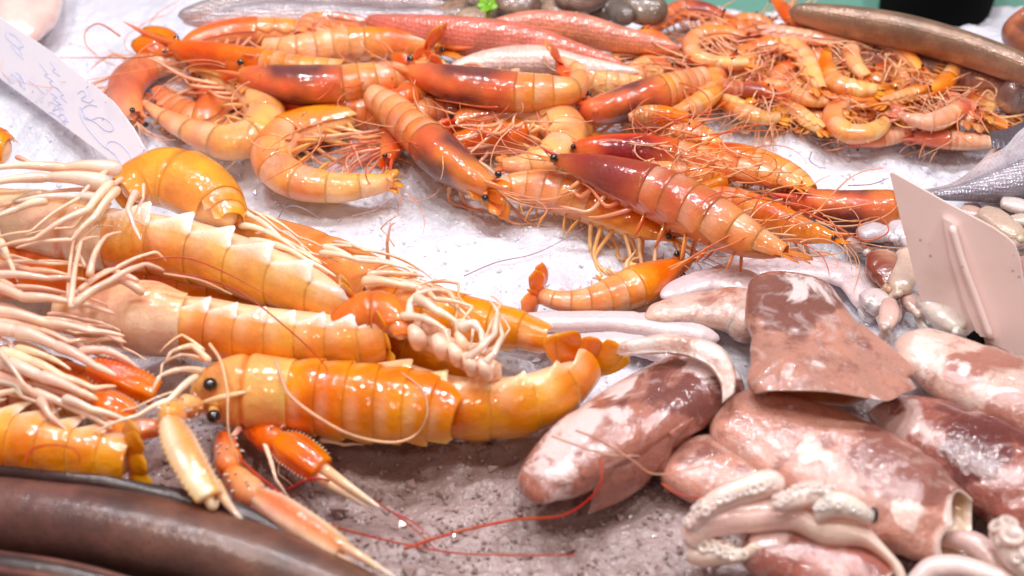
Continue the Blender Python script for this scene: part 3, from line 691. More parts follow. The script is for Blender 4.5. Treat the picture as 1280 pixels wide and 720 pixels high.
# ------------------------------------------------------------------ fish skin
def fishskin(name, scale=420, metal=.3, rough=.3, b=.5, sq=(1, 1, 1), coat=.6, nsc=60, var=.25):
    m, nt, bs, v = newmat(name); at = nd(nt, 'ShaderNodeAttribute'); at.attribute_name = 'col'
    mp = nd(nt, 'ShaderNodeMapping'); mp.inputs['Scale'].default_value = sq; nt.links.new(v, mp.inputs[0])
    vo = voro(nt, mp.outputs[0], scale, rnd=.35); vc = voro(nt, mp.outputs[0], scale, out=1, rnd=.35)
    f = ramp(nt, noise(nt, v, nsc, 4), .3, .7, 1-var, 1+var*.5); hs = nd(nt, 'ShaderNodeHueSaturation'); nt.links.new(at.outputs['Color'], hs.inputs['Color']); nt.links.new(f, hs.inputs['Value'])
    g = mixn(nt, .05, hs.outputs[0], vc, 'SOFT_LIGHT'); g = mixn(nt, ramp(nt, vo, .40, .8, 0, .28), g, (.25, .14, .13))
    nt.links.new(g, bs.inputs['Base Color']); setp(bs, Metallic=metal, Roughness=rough, Coat_Weight=coat, Coat_Roughness=.1)
    n1 = bump(nt, vo, b, .0012); n1 = bump(nt, noise(nt, v, 300, 3), .25, .0006, n1)
    nt.links.new(n1, bs.inputs['Normal']); nt.links.new(n1, bs.inputs['Coat Normal']); return m
M['silver'] = fishskin('silver fish skin', 480, .15, .3, .5, (1.2, 1.2, 1.2))
M['mullet'] = fishskin('red mullet skin', 430, .05, .32, .4)
M['brownfish'] = wet('brown smooth fish skin', var=.55, speck=(420, .25, C('241410'), .5), sw=.05, rough=.5, coat=.45, crough=.16, b1=(.3, .0012, 120), b2=(.35, .0004, 900), mott=30)
M['greyfish'] = fishskin('grey fish skin', 700, .25, .3, .25, (.5, 1.5, 1), nsc=50, var=.4)
def fish(label, pts, z, mat, top, mid, low, roll=0, asp=(.7, 1.0), cat='fish', name='fish', group=None, seed=1, tmid=1.1, tlow=1.9, line=None, eye=None, n=80, m=44, endcap=True):
    pa = Path(pts, z, roll, n=200); t = np.linspace(0, 1, n); Cc, rr, T, N, B = pa.at(t); th = np.linspace(-PI, PI, m, endpoint=False)
    cap = np.sqrt(np.clip(1-(1-np.clip(t/.05, 0, 1))**2, .001, 1))*np.sqrt(np.clip(1-(1-np.clip((1-t)/.05, 0, 1))**2, .001, 1))
    X = (rr*cap)[:, None, None]; V = Cc[:, None]+X*(asp[0]*np.sin(th)[None, :, None]*B[:, None]+asp[1]*np.cos(th)[None, :, None]*N[:, None])
    V = V+(V-Cc[:, None])*(.025*SN(seed, 40)(V))[..., None]
    root = empty(name, [V[..., 0].mean(), V[..., 1].mean(), V[..., 2].min()]); tag(root, label, cat, group)
    at = np.abs(th)+.12*SN(seed+1, 60)(V); c = mixc(mixc(top, mid, sm(tmid-.5, tmid+.4, at)), low, sm(tlow-.35, tlow+.3, at))
    if line is not None: c = mixc(c, line[1], np.exp(-((at-line[0])/.10)**2)*.8)
    mesh('body', V.reshape(-1, 3), [gridf(n, m, True), np.arange(m)[None, ::-1], ((n-1)*m+np.arange(m))[None]], M[mat], root, c.reshape(-1, 3))
    return root, pa
# ------------------------------------------------------------------ fish along the bottom left
fb, pa = fish('thick brown fish with blotched skin lying across the bottom left corner', [(-90, 630, 40), (0, 645, 52), (150, 668, 56), (300, 705, 55), (420, 745, 46), (560, 810, 30)], 1.9, 'brownfish',
    C('6a4436'), C('462c22'), C('2a1914'), roll=5, asp=(1.0, .95), seed=5, group='brown fish at the bottom left')
sheet('dorsal_fin', [[(-60, 596, 4.3), (60, 602, 4.2), (180, 622, 4.0), (300, 655, 3.6), (400, 695, 3.0)], [(-60, 578, 5.0), (60, 586, 4.9), (180, 602, 4.4), (290, 622, 4.0), (345, 655, 3.3)]], M['brownfish'], fb, .0016, col=C('3a221e'))
fb2, pa = fish('second dark brown fish at the very bottom left, in front of the thick one', [(-90, 700, 30), (0, 722, 40), (120, 742, 40), (300, 790, 30)], 2.2, 'brownfish', C('3a221c'), C('1c100e'), C('120a08'), roll=0, seed=8, line=(.4, C('a87060')), group='brown fish at the bottom left')
# ------------------------------------------------------------------ silver fish at the right, and others behind
fs, pa = fish('silver scaled fish with dark back, its narrow tail end hidden behind the standing price card', [(1440, 150, 80), (1370, 180, 90), (1300, 208, 74), (1250, 226, 46), (1205, 238, 22), (1165, 243, 12), (1120, 246, 9)], 1.4, 'silver', C('8c8894'), C('c8c2cc'), C('f0ecf2'), roll=-70, asp=(.6, 1.0), seed=3, group='fish at the right edge', line=(1.3, C('6e6a78')))
sheet('pectoral_fin', [[(1236, 166, 3.4), (1258, 160, 3.4), (1290, 145, 3.4)], [(1240, 186, 3.2), (1262, 184, 3.2), (1290, 172, 3.3)]], M['greyfish'], fs, .001, col=C('58545e'))
fr_, pa = fish('brown grey fish head with a wet glint at the right edge above the silver fish', [(1256, 128, 16), (1270, 118, 30), (1310, 105, 44), (1380, 90, 50)], 2.0, 'greyfish', C('8a6a62'), C('9a847e'), C('c8b4ac'), roll=0, seed=13, group='fish at the right edge')
fe, pa = fish('long slender grey brown fish lying behind the small prawn heap', [(985, 14, 12), (1050, 26, 22), (1130, 40, 25), (1210, 62, 24), (1290, 92, 22), (1370, 130, 18)], 3.6, 'greyfish', C('8e7058'), C('a8846c'), C('cca894'), roll=20, asp=(.8, 1), seed=14, line=(2.3, C('3c2420')), group='long fish behind the prawns')
fp, pa = fish('pinkish long fish showing only its side underneath the long grey one', [(1020, 60, 14), (1120, 74, 20), (1200, 90, 20), (1290, 122, 18), (1350, 150, 14)], 1.6, 'greyfish', C('b88678'), C('dcae9e'), C('e8c4b6'), roll=0, asp=(1, .9), seed=15, group='long fish behind the prawns')
ft, pa = fish('rust brown fish tail piece at the top right corner beside the green counter', [(1305, 20, 30), (1262, 40, 14), (1300, 75, 24)], 2.0, 'brownfish', C('b06a44'), C('a05a38'), C('8c4a30'), seed=16)
m1, pa = fish('red scaled mullet in front, its back shining above the orange prawns', [(455, 26, 10), (520, 38, 22), (590, 47, 28), (660, 55, 26), (720, 68, 17), (780, 84, 8)], 2.2, 'mullet', C('e07a66'), C('f0a08c'), C('f8d0bc'), roll=10, asp=(.8, 1), seed=21, group='red mullets at the back')
m2, pa = fish('red mullet with golden flank behind, tail towards the small prawns', [(600, 38, 10), (660, 32, 20), (720, 38, 24), (780, 50, 18), (850, 62, 8)], 2.4, 'mullet', C('e08a72'), C('f4b080'), C('f4a860'), roll=10, asp=(.8, 1), seed=22, group='red mullets at the back')
w1, pa = fish('white bellied fish turned over in front of the red mullets', [(560, 88, 8), (610, 78, 18), (670, 76, 22), (730, 84, 15), (800, 90, 4)], 2.2, 'mullet', C('f6cfc0'), C('fae8e2'), C('f6d8a8'), roll=-10, asp=(.9, .9), seed=23)
for i, (lab, pts, cl) in enumerate([
    ('silver grey fish lying at the very top left with its pale jaw on the ice', [(222, 20, 6), (255, 16, 15), (320, 2, 20), (420, -18, 24)], ('968c8c', 'cfc8cc', 'f2eef0')),
    ('second silver fish from the left at the top, tapering snout and white glint', [(228, 28, 4), (270, 24, 13), (330, 22, 20), (400, 24, 22), (480, 28, 18), (560, 20, 10)], ('a09aa0', 'e0dae0', 'faf6fa')),
    ('grey violet fish body between the silver fish and the red mullet', [(330, 6, 10), (390, 8, 22), (460, 6, 24), (540, 10, 14), (580, 14, 6)], ('8c7a7e', 'baaaae', 'e8dce0'))]):
    f_, pa = fish(lab, pts, 2.2-i*.3, 'silver' if i < 2 else 'greyfish', *[C(c) for c in cl], roll=-25, asp=(.75, 1), seed=31+i, group='silver fish at the top left')
    e, re, Te, Ne, Be = [x[0] for x in pa.at(np.array([.14]))]; ball('eye', e+Ne*re*.55+Be*(-1)*re*.35, re*.22, M['eye'], f_, n=8, m=12)
# pale fillet at the top left
mantle('pale pink raw fillet piece hanging into the top left corner', [(40, -60, 40), (30, -10, 50), (20, 30, 46), (35, 52, 26)], 2.6, 'pale', flat=.5, open_end=False, seed=3, amp=.07, cat='fillet', name='fish_fillet')
for o in S.objects:
    if o.parent and o.parent.name.startswith('fish_fillet'):
        a = o.data.color_attributes['col']; a.data.foreach_set('color', np.tile(np.append(C('f0cfc8'), 1), len(a.data)).astype(np.float32))
# ------------------------------------------------------------------ clams and the green sprig
def clam_mat():
    m, nt, bs, v = newmat('clam shell'); at = nd(nt, 'ShaderNodeAttribute'); at.attribute_name = 'col'
    c = mixn(nt, ramp(nt, noise(nt, v, 150, 5), .35, .65, 0, .6), at.outputs['Color'], C('4a3020')); nt.links.new(c, bs.inputs['Base Color'])
    setp(bs, Roughness=.35, Coat_Weight=.6, Coat_Roughness=.12); return m
M['clam'] = clam_mat()
def clam(label, px, py, z, r, ang, tilt, col, cat='clam'):
    c = P(px, py, z/100); R_ = R(px, py, z/100, r)
    root = empty(cat, c); tag(root, label, cat, 'clams and mussels at the back')
    n, m = 22, 26; u = np.linspace(0, PI/2, n); th = np.linspace(0, 2*PI, m, endpoint=False)
    ca, sa = math.cos(ang), math.sin(ang); ct, st = math.cos(tilt), math.sin(tilt)
    for sg in (1, -1):
        rad = np.sin(u)*(1+.02*np.sin(u*44)); h = np.cos(u)**.8*.42*(1+.05*np.sin(u*44))
        x = rad[:, None]*np.cos(th)*1.25+.25*(1-np.sin(u))[:, None]; y = rad[:, None]*np.sin(th)*(.85+.1*np.cos(th)); zz = sg*h[:, None]*np.ones(m)+sg*.012
        y2, z2 = y*ct-zz*st, y*st+zz*ct; V = np.stack([x*ca-y2*sa, x*sa+y2*ca, z2], -1)*R_+c
        cc = mixc(C(col), C('e8d8c8'), (np.sin(u*17)**2*.35)[:, None]*np.ones(m))
        mesh('valve', V.reshape(-1, 3), [gridf(n, m, True), np.arange(m)[None, ::-1]], M['clam'], root, cc.reshape(-1, 3))
for a in [('grey ribbed clam left of the green sprig', 560, 14, 1.6, 22, .3, .2, '8a6c54'), ('pale grey clam just left of the sprig, in front', 592, 22, 1.6, 19, .1, .3, 'a88c70'), ('dark brown clam above the left clams', 545, -2, 1.4, 26, .8, .3, '55423a'),
          ('brown clam right of the green sprig at the top edge', 648, 4, 2.0, 23, .2, .4, '704c34'), ('light clam resting against the red mullets', 705, 12, 1.6, 26, -.2, .2, '9c7c62'), ('reddish brown clam at the top edge in the middle', 728, -8, 2.4, 31, .5, .5, '6a4638'),
          ('small dark clam behind the mullets', 620, 10, 1.0, 20, .9, .6, '4a3a34')]: clam(*a)
for a in [('large dark brown clam behind the sprig at the top edge', 600, -6, 1.2, 26, .3, .4, '4e3c32'), ('greyish clam between the two brown ones at the top edge', 680, -2, 1.2, 22, 1.2, .3, '7a583e'), ('dark ribbed clam lowest beside the mussels', 755, 10, 1.0, 22, .4, .5, '54423a'), ('brown clam at the top edge just right of the silver fish', 524, 6, 1.2, 20, .6, .3, '6a564a')]: clam(*a)
for a in [('black mussel leaning against the big brown one', 775, 16, 2.2, 18, -.8, .7, '2c2a2e'), ('big olive brown mussel at the top edge left of the small prawns', 803, 10, 2.4, 26, -.35, .6, '5a4228'), ('dark mussel with its end on the ice left of the small prawns', 828, 20, 1.0, 14, .2, .3, '3e383c')]: clam(*a, cat='mussel')
m, nt, bs, v = newmat('green leaf'); setp(bs, Base_Color=C('7ab32c'), Roughness=.4); sss(bs, .2, (.3, 1, .1), .003); M['leaf'] = m
sp = empty('parsley_sprig', P(610, 18, .03)); tag(sp, 'small bright green sprig among the clams at the top', 'herb')
tube('stem', [P(611, 26, .026), P(610, 12, .032), P(613, -8, .036)], .0012, M['leaf'], sp, m=6)
for dx, dy in ((-14, -4), (-10, -12), (9, -8), (-8, 4), (6, -16), (12, -2)):
    leaf('leaf', P(610, 10, .033), P(610+dx, 10+dy, .035), .0032, np.array([0, -.5, 1]), M['leaf'], sp, None, n=8, m=6, th=.1)
# ------------------------------------------------------------------ price cards
def paper(name, base, stain):
    m, nt, bs, v = newmat(name); c = mixn(nt, ramp(nt, noise(nt, v, 35, 5), .5, .75, 0, .5), base, stain)
    vo = voro(nt, v, 170); n3 = noise(nt, v, 40, 2); k = nd(nt, 'ShaderNodeMath', operation='MULTIPLY'); nt.links.new(ramp(nt, vo, .10, .16, .55, 0), k.inputs[0]); nt.links.new(ramp(nt, n3, .55, .6), k.inputs[1])
    c = mixn(nt, k.outputs[0], c, (.25, .18, .15)); nt.links.new(c, bs.inputs['Base Color']); setp(bs, Roughness=.35, Coat_Weight=.4, Coat_Roughness=.15); sss(bs, .1, (1, 1, 1), .002)
    nt.links.new(bump(nt, noise(nt, v, 60, 3), .2, .0006), bs.inputs['Normal']); return m
M['card'] = paper('white plastic card', C('f4f2fc'), C('dcd8ea')); M['cardback'] = paper('pinkish plastic card', C('f0dcd6'), C('dcc2b8'))
m, nt, bs, v = newmat('blue ink'); setp(bs, Base_Color=C('c2caec'), Roughness=.6); M['ink'] = m
def card(label, outline, p0, p1, p2, th, mat):
    a, b, c = [np.array(p) for p in (p0, p1, p2)]; nn = nrm(np.cross(b-a, c-a)); o = np.array([0, 0, CAM_H])
    if np.dot(nn, o-a) < 0: nn = -nn
    def on(px, py, lift=0):
        d = P(px, py, 0)-o; return o+d*np.dot(a+nn*lift-o, nn)/np.dot(d, nn)
    top = np.array([on(x, y) for x, y in outline]); bot = top-nn*th; k = len(top)
    root = empty('price_card', top.mean(0)); tag(root, label, 'price card')
    j = np.arange(k); side = np.stack([j, (j+1) % k, (j+1) % k+k, j+k], 1)
    mesh('card', np.vstack([top, bot]), [j[None], (k+j)[None, ::-1], side], mat, root, smooth=False)
    return root, on, nn
cl, on, nn = card('white price card with pale blue handwriting lying tilted at the upper left', [(-90, -46), (0, 22), (60, 62), (140, 126), (146, 133), (166, 160), (180, 186), (178, 190), (156, 207), (150, 209), (0, 98), (-90, 40)], P(0, 98, .010), P(150, 209, .016), P(90, 90, .035), .0011, M['card'])
INK = [[(97, 117), (104, 113), (108, 119), (102, 124), (112, 128), (117, 124)],                                   # small s
       [(122, 133), (112, 131), (103, 137), (104, 146), (113, 150), (124, 147), (134, 150), (142, 158), (140, 164), (131, 162), (120, 153), (108, 146), (101, 134), (100, 143), (107, 157), (119, 172), (131, 184), (143, 192), (150, 203)],
       [(143, 193), (136, 186), (135, 179), (142, 177), (151, 181), (160, 190), (166, 200)],
       [(60, 134), (64, 128), (70, 132), (66, 139), (73, 136), (77, 141), (72, 147), (79, 143), (83, 149), (78, 152), (86, 152)],
       [(64, 116), (72, 122), (67, 124), (77, 130), (71, 131), (80, 137)], [(70, 108), (80, 118), (76, 120), (84, 128)], [(61, 140), (72, 144), (83, 156)],
       [(50, 79), (60, 92), (56, 94), (66, 101), (62, 103), (73, 112)], [(63, 77), (70, 86), (66, 88), (75, 95)], [(9, 38), (8, 46), (16, 54), (26, 62)], [(12, 41), (22, 47), (30, 58), (24, 60), (28, 68)], [(14, 56), (20, 64), (26, 70), (30, 74)],
       [(10, 97), (18, 104), (14, 92), (22, 99), (28, 108), (24, 96), (32, 104)], [(20, 90), (28, 96), (32, 112), (24, 106)], [(36, 100), (46, 108), (56, 117)], [(4, 92), (14, 104)]]
for st in INK:
    q, _ = spline([on(x, y, .00005) for x, y in st], 10*len(st)); tube('pen_stroke', q, .00034, M['ink'], cl, m=6, n=len(q), flat=.5)
cr, on, nn = card('pinkish back of a standing price card at the right edge, with its plastic clip', [(1112, 217), (1116, 216), (1180, 252), (1240, 284), (1259, 297), (1268, 306), (1274, 322), (1284, 380), (1292, 452), (1225, 424), (1170, 398), (1151, 376), (1135, 312)], P(1151, 380, .022), P(1292, 452, .016), P(1151, 380, .022)+np.array([.004, .018, .06]), .0014, M['cardback'])
ribs = [([(1178, 272), (1196, 283), (1208, 330), (1226, 380), (1243, 424), (1222, 420), (1204, 376), (1188, 324)], .0042)]
for ol, h in ribs:
    tp = np.array([on(x, y, h) for x, y in ol]); bt = np.array([on(x, y, .0002) for x, y in ol]); k = len(ol); j = np.arange(k)
    mesh('clip', np.vstack([tp, bt]), [j[None], (k+j)[None, ::-1], np.stack([j, (j+1) % k, (j+1) % k+k, j+k], 1)], M['cardback'], cr, smooth=False)
tp = [on(1190, 284, .0052), on(1204, 330, .0056), on(1222, 378, .0056), on(1238, 422, .0052)]; tube('clip_rib', tp, .0016, M['cardback'], cr, m=8)
tube('spike', [on(1218, 418, .002), on(1222, 432, .003), P(1226, 446, .004)], .0036, M['black'], cr, m=10)
# ------------------------------------------------------------------ squid and cuttlefish, right foreground
G = 'squid piled at the front right'
a = mantle('torn brown and white squid tube with its pointed end resting on the slush', [(672, 628, 22), (686, 600, 42), (735, 562, 60), (800, 520, 66), (860, 486, 64), (898, 468, 56)], 2.6, 'sq_torn', roll=-15, flat=.62, seed=2, amp=.085, group=G,
    spots=[(715, 525, 5, 34, 0, .35), (770, 462, 5, 34, 0, .32), (740, 490, 5, 60, 0, .28), (690, 575, 4, 30, 0, .30), (800, 450, 6, 50, 0, .22), (890, 440, 5.5, 40, 0, .45), (780, 515, 5.6, 16, 0, .35), (850, 470, 6, 50, 1, .35), (900, 500, 5, 40, 1, .45), (770, 590, 5, 50, 0, -.3), (830, 500, 5, 45, 0, -.25), (730, 540, 5, 35, 1, .15), (720, 620, 3, 40, 0, .12)], inner=C('b87868'))
sheet('fin', [[(735, 645, 1.0), (780, 628, 1.4), (815, 600, 1.8), (835, 560, 2.4)], [(745, 590, 3.4), (790, 575, 3.8), (830, 545, 4.0), (870, 520, 4.2)]], M['sq_torn'], a, .003, seed=4, spots=[(790, 600, 2, 60, 0, -.2)])
sheet('collar', [[(780, 428, 5.4), (840, 418, 5.6), (890, 428, 5.4), (915, 455, 5.0), (918, 492, 4.4)], [(770, 446, 5.2), (840, 440, 5.4), (880, 452, 5.4), (900, 478, 5.0), (902, 505, 4.4)]], M['sq_white'], a, .005, seed=5, spots=[(850, 430, 5, 100, 0, .4)])
b = mantle('brownish cut squid tube with white tip standing open on top of the pile', [(984, 344, 34), (987, 360, 52), (1000, 400, 68), (1018, 442, 84), (1040, 486, 98), (1056, 512, 100)], 4.6, 'sq_tube', roll=-8, flat=.40, seed=6, amp=.085, group=G, lip=.05, n=90,
    spots=[(1000, 352, 8, 30, 0, .5), (1050, 365, 8, 26, 0, .5), (960, 372, 8, 45, 1, .35), (1020, 372, 8, 40, 1, .4), (985, 460, 8, 16, 0, .4), (1022, 455, 8, 14, 0, .4), (1030, 500, 7, 50, 0, .10), (1080, 430, 8, 60, 0, -.3), (1080, 430, 8, 60, 1, -.2), (990, 410, 8, 30, 1, .2), (945, 470, 7, 50, 1, -.2)], inner=C('d89c78'), scoop=-.28, ripple=.05, point=(.34, -.35), under=.40)
sheet('fin', [[(1075, 400, 5.6), (1115, 430, 5.4), (1143, 462, 5.2), (1130, 476, 5.0)], [(1060, 430, 5.8), (1090, 460, 5.6), (1118, 476, 5.2), (1122, 478, 5.0)]], M['sq_tube'], b, .0025, seed=8, spots=[(1100, 450, 5, 60, 0, -.2)])
c = mantle('large pink squid mantle in front with white torn spots, its opening towards the bottom right', [(893, 512, 34), (925, 528, 58), (990, 560, 74), (1070, 596, 80), (1150, 636, 78), (1205, 664, 62), (1228, 676, 52)], 2.6, 'sq_pink', roll=8, flat=.5, seed=9, amp=.085, group=G,
    spots=[(1018, 560, 5, 22, 0, .55), (1000, 570, 5, 16, 0, .5), (1040, 575, 5, 14, 0, .5), (1130, 640, 5, 25, 0, .5), (950, 540, 5, 9, 0, .4), (1120, 575, 5, 60, 1, .35), (1180, 610, 5, 60, 1, .35), (1010, 540, 5, 35, 1, .15), (960, 600, 4, 50, 0, -.25), (1060, 610, 5, 50, 0, -.3)], inner=C('d8b294'), scoop=.45, point=(.35, .3))
ball('beak_hole', P(1092, 644, .036), .0030, M['eye'], c, n=8, m=12, sq=(.7, 1, 1.3))
mantle('rounded pink squid flap slumped in the middle beside the slush', [(832, 572, 26), (850, 580, 44), (892, 590, 58), (945, 605, 60), (990, 625, 40)], 1.5, 'sq_pink', roll=0, flat=.55, open_end=False, seed=12, amp=.07, group=G, spots=[(870, 545, 3, 40, 1, .2), (900, 590, 4, 70, 0, -.25)])
mantle('glossy red brown squid body at the right edge under the white one', [(1085, 515, 14), (1110, 522, 34), (1170, 545, 52), (1240, 585, 66), (1330, 640, 74), (1400, 680, 60)], 2.4, 'sq_red', roll=5, flat=.6, seed=15, amp=.05, fq=50, group=G, open_end=False,
    spots=[(1110, 520, 4, 40, 0, .4), (1160, 520, 4, 30, 0, .25), (1230, 545, 5, 60, 1, .4), (1150, 575, 4, 30, 0, .15)])
mantle('white squid with brown rimmed patches at the right, below the card back', [(1120, 425, 26), (1150, 440, 42), (1210, 470, 56), (1290, 505, 66), (1390, 545, 60)], 3.0, 'sq_white', roll=0, flat=.55, seed=17, amp=.04, group=G, open_end=False,
    spots=[(1205, 460, 6, 26, 1, .55), (1205, 462, 6, 10, 0, .5), (1260, 520, 5, 34, 1, .75), (1250, 445, 5, 30, 1, .4), (1150, 450, 5, 40, 0, .3)])
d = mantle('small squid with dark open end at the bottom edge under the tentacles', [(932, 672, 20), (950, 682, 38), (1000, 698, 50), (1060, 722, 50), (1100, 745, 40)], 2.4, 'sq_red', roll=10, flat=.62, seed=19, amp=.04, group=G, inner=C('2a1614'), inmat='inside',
    spots=[(950, 668, 4, 20, 0, .5), (1000, 672, 5, 30, 0, .25), (950, 690, 4, 40, 1, -.3), (1040, 700, 4, 40, 0, .2)])
# tentacle frill with suckers
def tentacle(root, pts, col, seed, suck=0, side=1, name='tentacle', sr=.3):
    rs = np.random.RandomState(seed)
    rows = [list(P(p[0], p[1], p[3]*.0075))+[R(p[0], p[1], p[3]*.0075, p[2])] for p in pts]
    q, L = spline(rows, 14*len(pts)); V, Fc = tube_vf(q[:, :3], q[:, 3], 18)
    V = V+(SN(seed, 150)(V)*.0016)[:, None]; parts = [(V, Fc, col)]
    t = mesh(name, *join_vf(parts)[:2], M['pale'], root, np.tile(col, (len(V), 1)))
    if suck:
        T = nrm(np.gradient(q[:, :3], axis=0)); T2 = nrm(np.cross(T, [0, .3, 1.0])); up = nrm(np.cross(T2, T))
        st = q[:, 3].mean()*1.15*sr/.3*.55; k = max(4, int(L/st/.85))
        for f in range(k):
            i = int((f+.5)/k*(len(q)-1))
            for s_ in (-.9, -.1, .7):
                o = nrm(up[i]*.8+T2[i]*(s_+rs.uniform(-.2, .2))*side); c = q[i, :3]+o*q[i, 3]*.95; rr = q[i, 3]*sr*rs.uniform(.5, 1.5)
                m = 12; th = np.linspace(0, 2*PI, m, endpoint=False); ax = nrm(np.cross(o, T[i])); ay = np.cross(o, ax)
                pr = [(.9, -.5), (1.05, .1), (1.0, .42), (.78, .55), (.5, .42), (.15, .3)]
                Vs = np.array([c+rr*(k_*(np.cos(a)*ax+np.sin(a)*ay)+h*o) for k_, h in pr for a in th])
                cc = np.repeat(np.array([col, col*1.04, col*1.05, col*1.0, col*.8, col*.55]), m, 0)
                mesh('sucker', Vs, [gridf(len(pr), m, True), ((len(pr)-1)*m+np.arange(m))[None]], M['pale'], t, np.clip(cc, 0, 1))
    return t
fr = empty('squid_tentacles', P(970, 650, .02)); tag(fr, 'bunch of cream coloured tentacles with suckers lying over the small squid', 'squid', G)
tentacle(fr, [(868, 668, 20, 2.6), (885, 650, 20, 3.4), (930, 640, 22, 3.9), (985, 644, 20, 4.2), (1040, 656, 16, 4.4), (1090, 668, 14, 4.2), (1120, 700, 10, 3.6), (1132, 730, 8, 3.0)], C('f8d8cc'), 3, 0)
tentacle(fr, [(862, 660, 12, 3.4), (890, 636, 15, 4.4), (930, 618, 16, 5.0), (958, 610, 15, 5.3), (975, 612, 9, 5.4)], C('f6dcd0'), 4, 1, sr=.34)
tentacle(fr, [(972, 634, 13, 5.2), (1000, 622, 15, 5.6), (1025, 616, 13, 5.7), (1040, 628, 10, 5.6)], C('f6ded2'), 5, 1, sr=.32)
tentacle(fr, [(1020, 640, 12, 5.2), (1046, 634, 13, 5.6), (1072, 642, 11, 5.4), (1086, 650, 9, 5.0)], C('f2e2d6'), 6, 1, sr=.35)
tentacle(fr, [(870, 680, 14, 2.2), (890, 690, 16, 2.2), (925, 700, 12, 2.4), (940, 690, 8, 3)], C('f2dccb'), 7, 1, sr=.4)
tentacle(fr, [(868, 690, 9, 1.2), (878, 697, 9, 1.2), (892, 706, 6, 1.2)], C('e4cdc2'), 8, 0)
g2 = empty('squid_tentacles', P(1200, 690, .02)); tag(g2, 'pale smooth and suckered arms coming out at the bottom right corner', 'squid', G)
tentacle(g2, [(1140, 735, 14, 2.4), (1165, 712, 15, 3.0), (1205, 705, 14, 3.4), (1245, 722, 15, 3.4), (1270, 745, 14, 3.2)], C('ead6d2'), 9, 0)
tentacle(g2, [(1180, 672, 10, 2.2), (1210, 680, 14, 2.6), (1240, 700, 15, 2.6), (1262, 724, 14, 2.6)], C('d8bcb4'), 10, 0)
tentacle(g2, [(1252, 662, 16, 4.4), (1262, 684, 20, 4.6), (1272, 706, 18, 4.4), (1300, 724, 16, 4.2)], C('e8cfc4'), 11, 1, sr=.6)
# long pale squid behind
G2 = 'pale squid behind the torn one'
mantle('long thin white squid arm stretched out on the ice under the single prawn', [(612, 398, 5), (640, 402, 11), (700, 403, 17), (770, 402, 16), (840, 412, 20), (900, 424, 14)], 1.4, 'pale', flat=.7, open_end=False, seed=23, amp=.09, fq=90, group=G2)
mantle('low white translucent flap between the langoustine tail and the long squid arm', [(672, 428, 12), (710, 428, 18), (780, 426, 20), (850, 440, 26)], .8, 'pale', flat=.5, open_end=False, seed=24, amp=.1, fq=90, group=G2)
mantle('pale wrinkled squid body left of the standing tube, brownish at its far side', [(806, 398, 8), (830, 392, 20), (880, 388, 28), (930, 392, 40), (955, 420, 36)], 2.0, 'sq_white', flat=.6, open_end=False, seed=25, amp=.07, fq=80, group=G2, spots=[(900, 368, 4, 35, 1, .25), (925, 440, 3, 30, 1, .3)])
mantle('flat milky squid piece under the prawn legs left of the standing tube', [(826, 372, 10), (850, 362, 17), (890, 352, 20), (930, 356, 22), (950, 372, 20)], 1.6, 'pale', flat=.55, open_end=False, seed=26, amp=.08, fq=80, group=G2)
mantle('smooth white squid sheet on the ice right under the wine red prawn tail', [(880, 345, 12), (930, 338, 18), (1000, 335, 20), (1060, 345, 22), (1090, 375, 24), (1110, 400, 20)], 1.0, 'pale', flat=.4, open_end=False, seed=27, amp=.08, fq=70, group=G2)
for o in list(S.objects):
    if o.type == 'MESH' and o.name.startswith('mantle') and o.data.materials[0] == M['pale'] and o.parent.get('group') == G2:
        a = o.data.color_attributes['col']; n_ = len(a.data); cc = np.tile(C('dccdd0'), (n_, 1)); a.data.foreach_set('color', np.column_stack([cc, np.ones(n_)]).astype(np.float32).ravel())
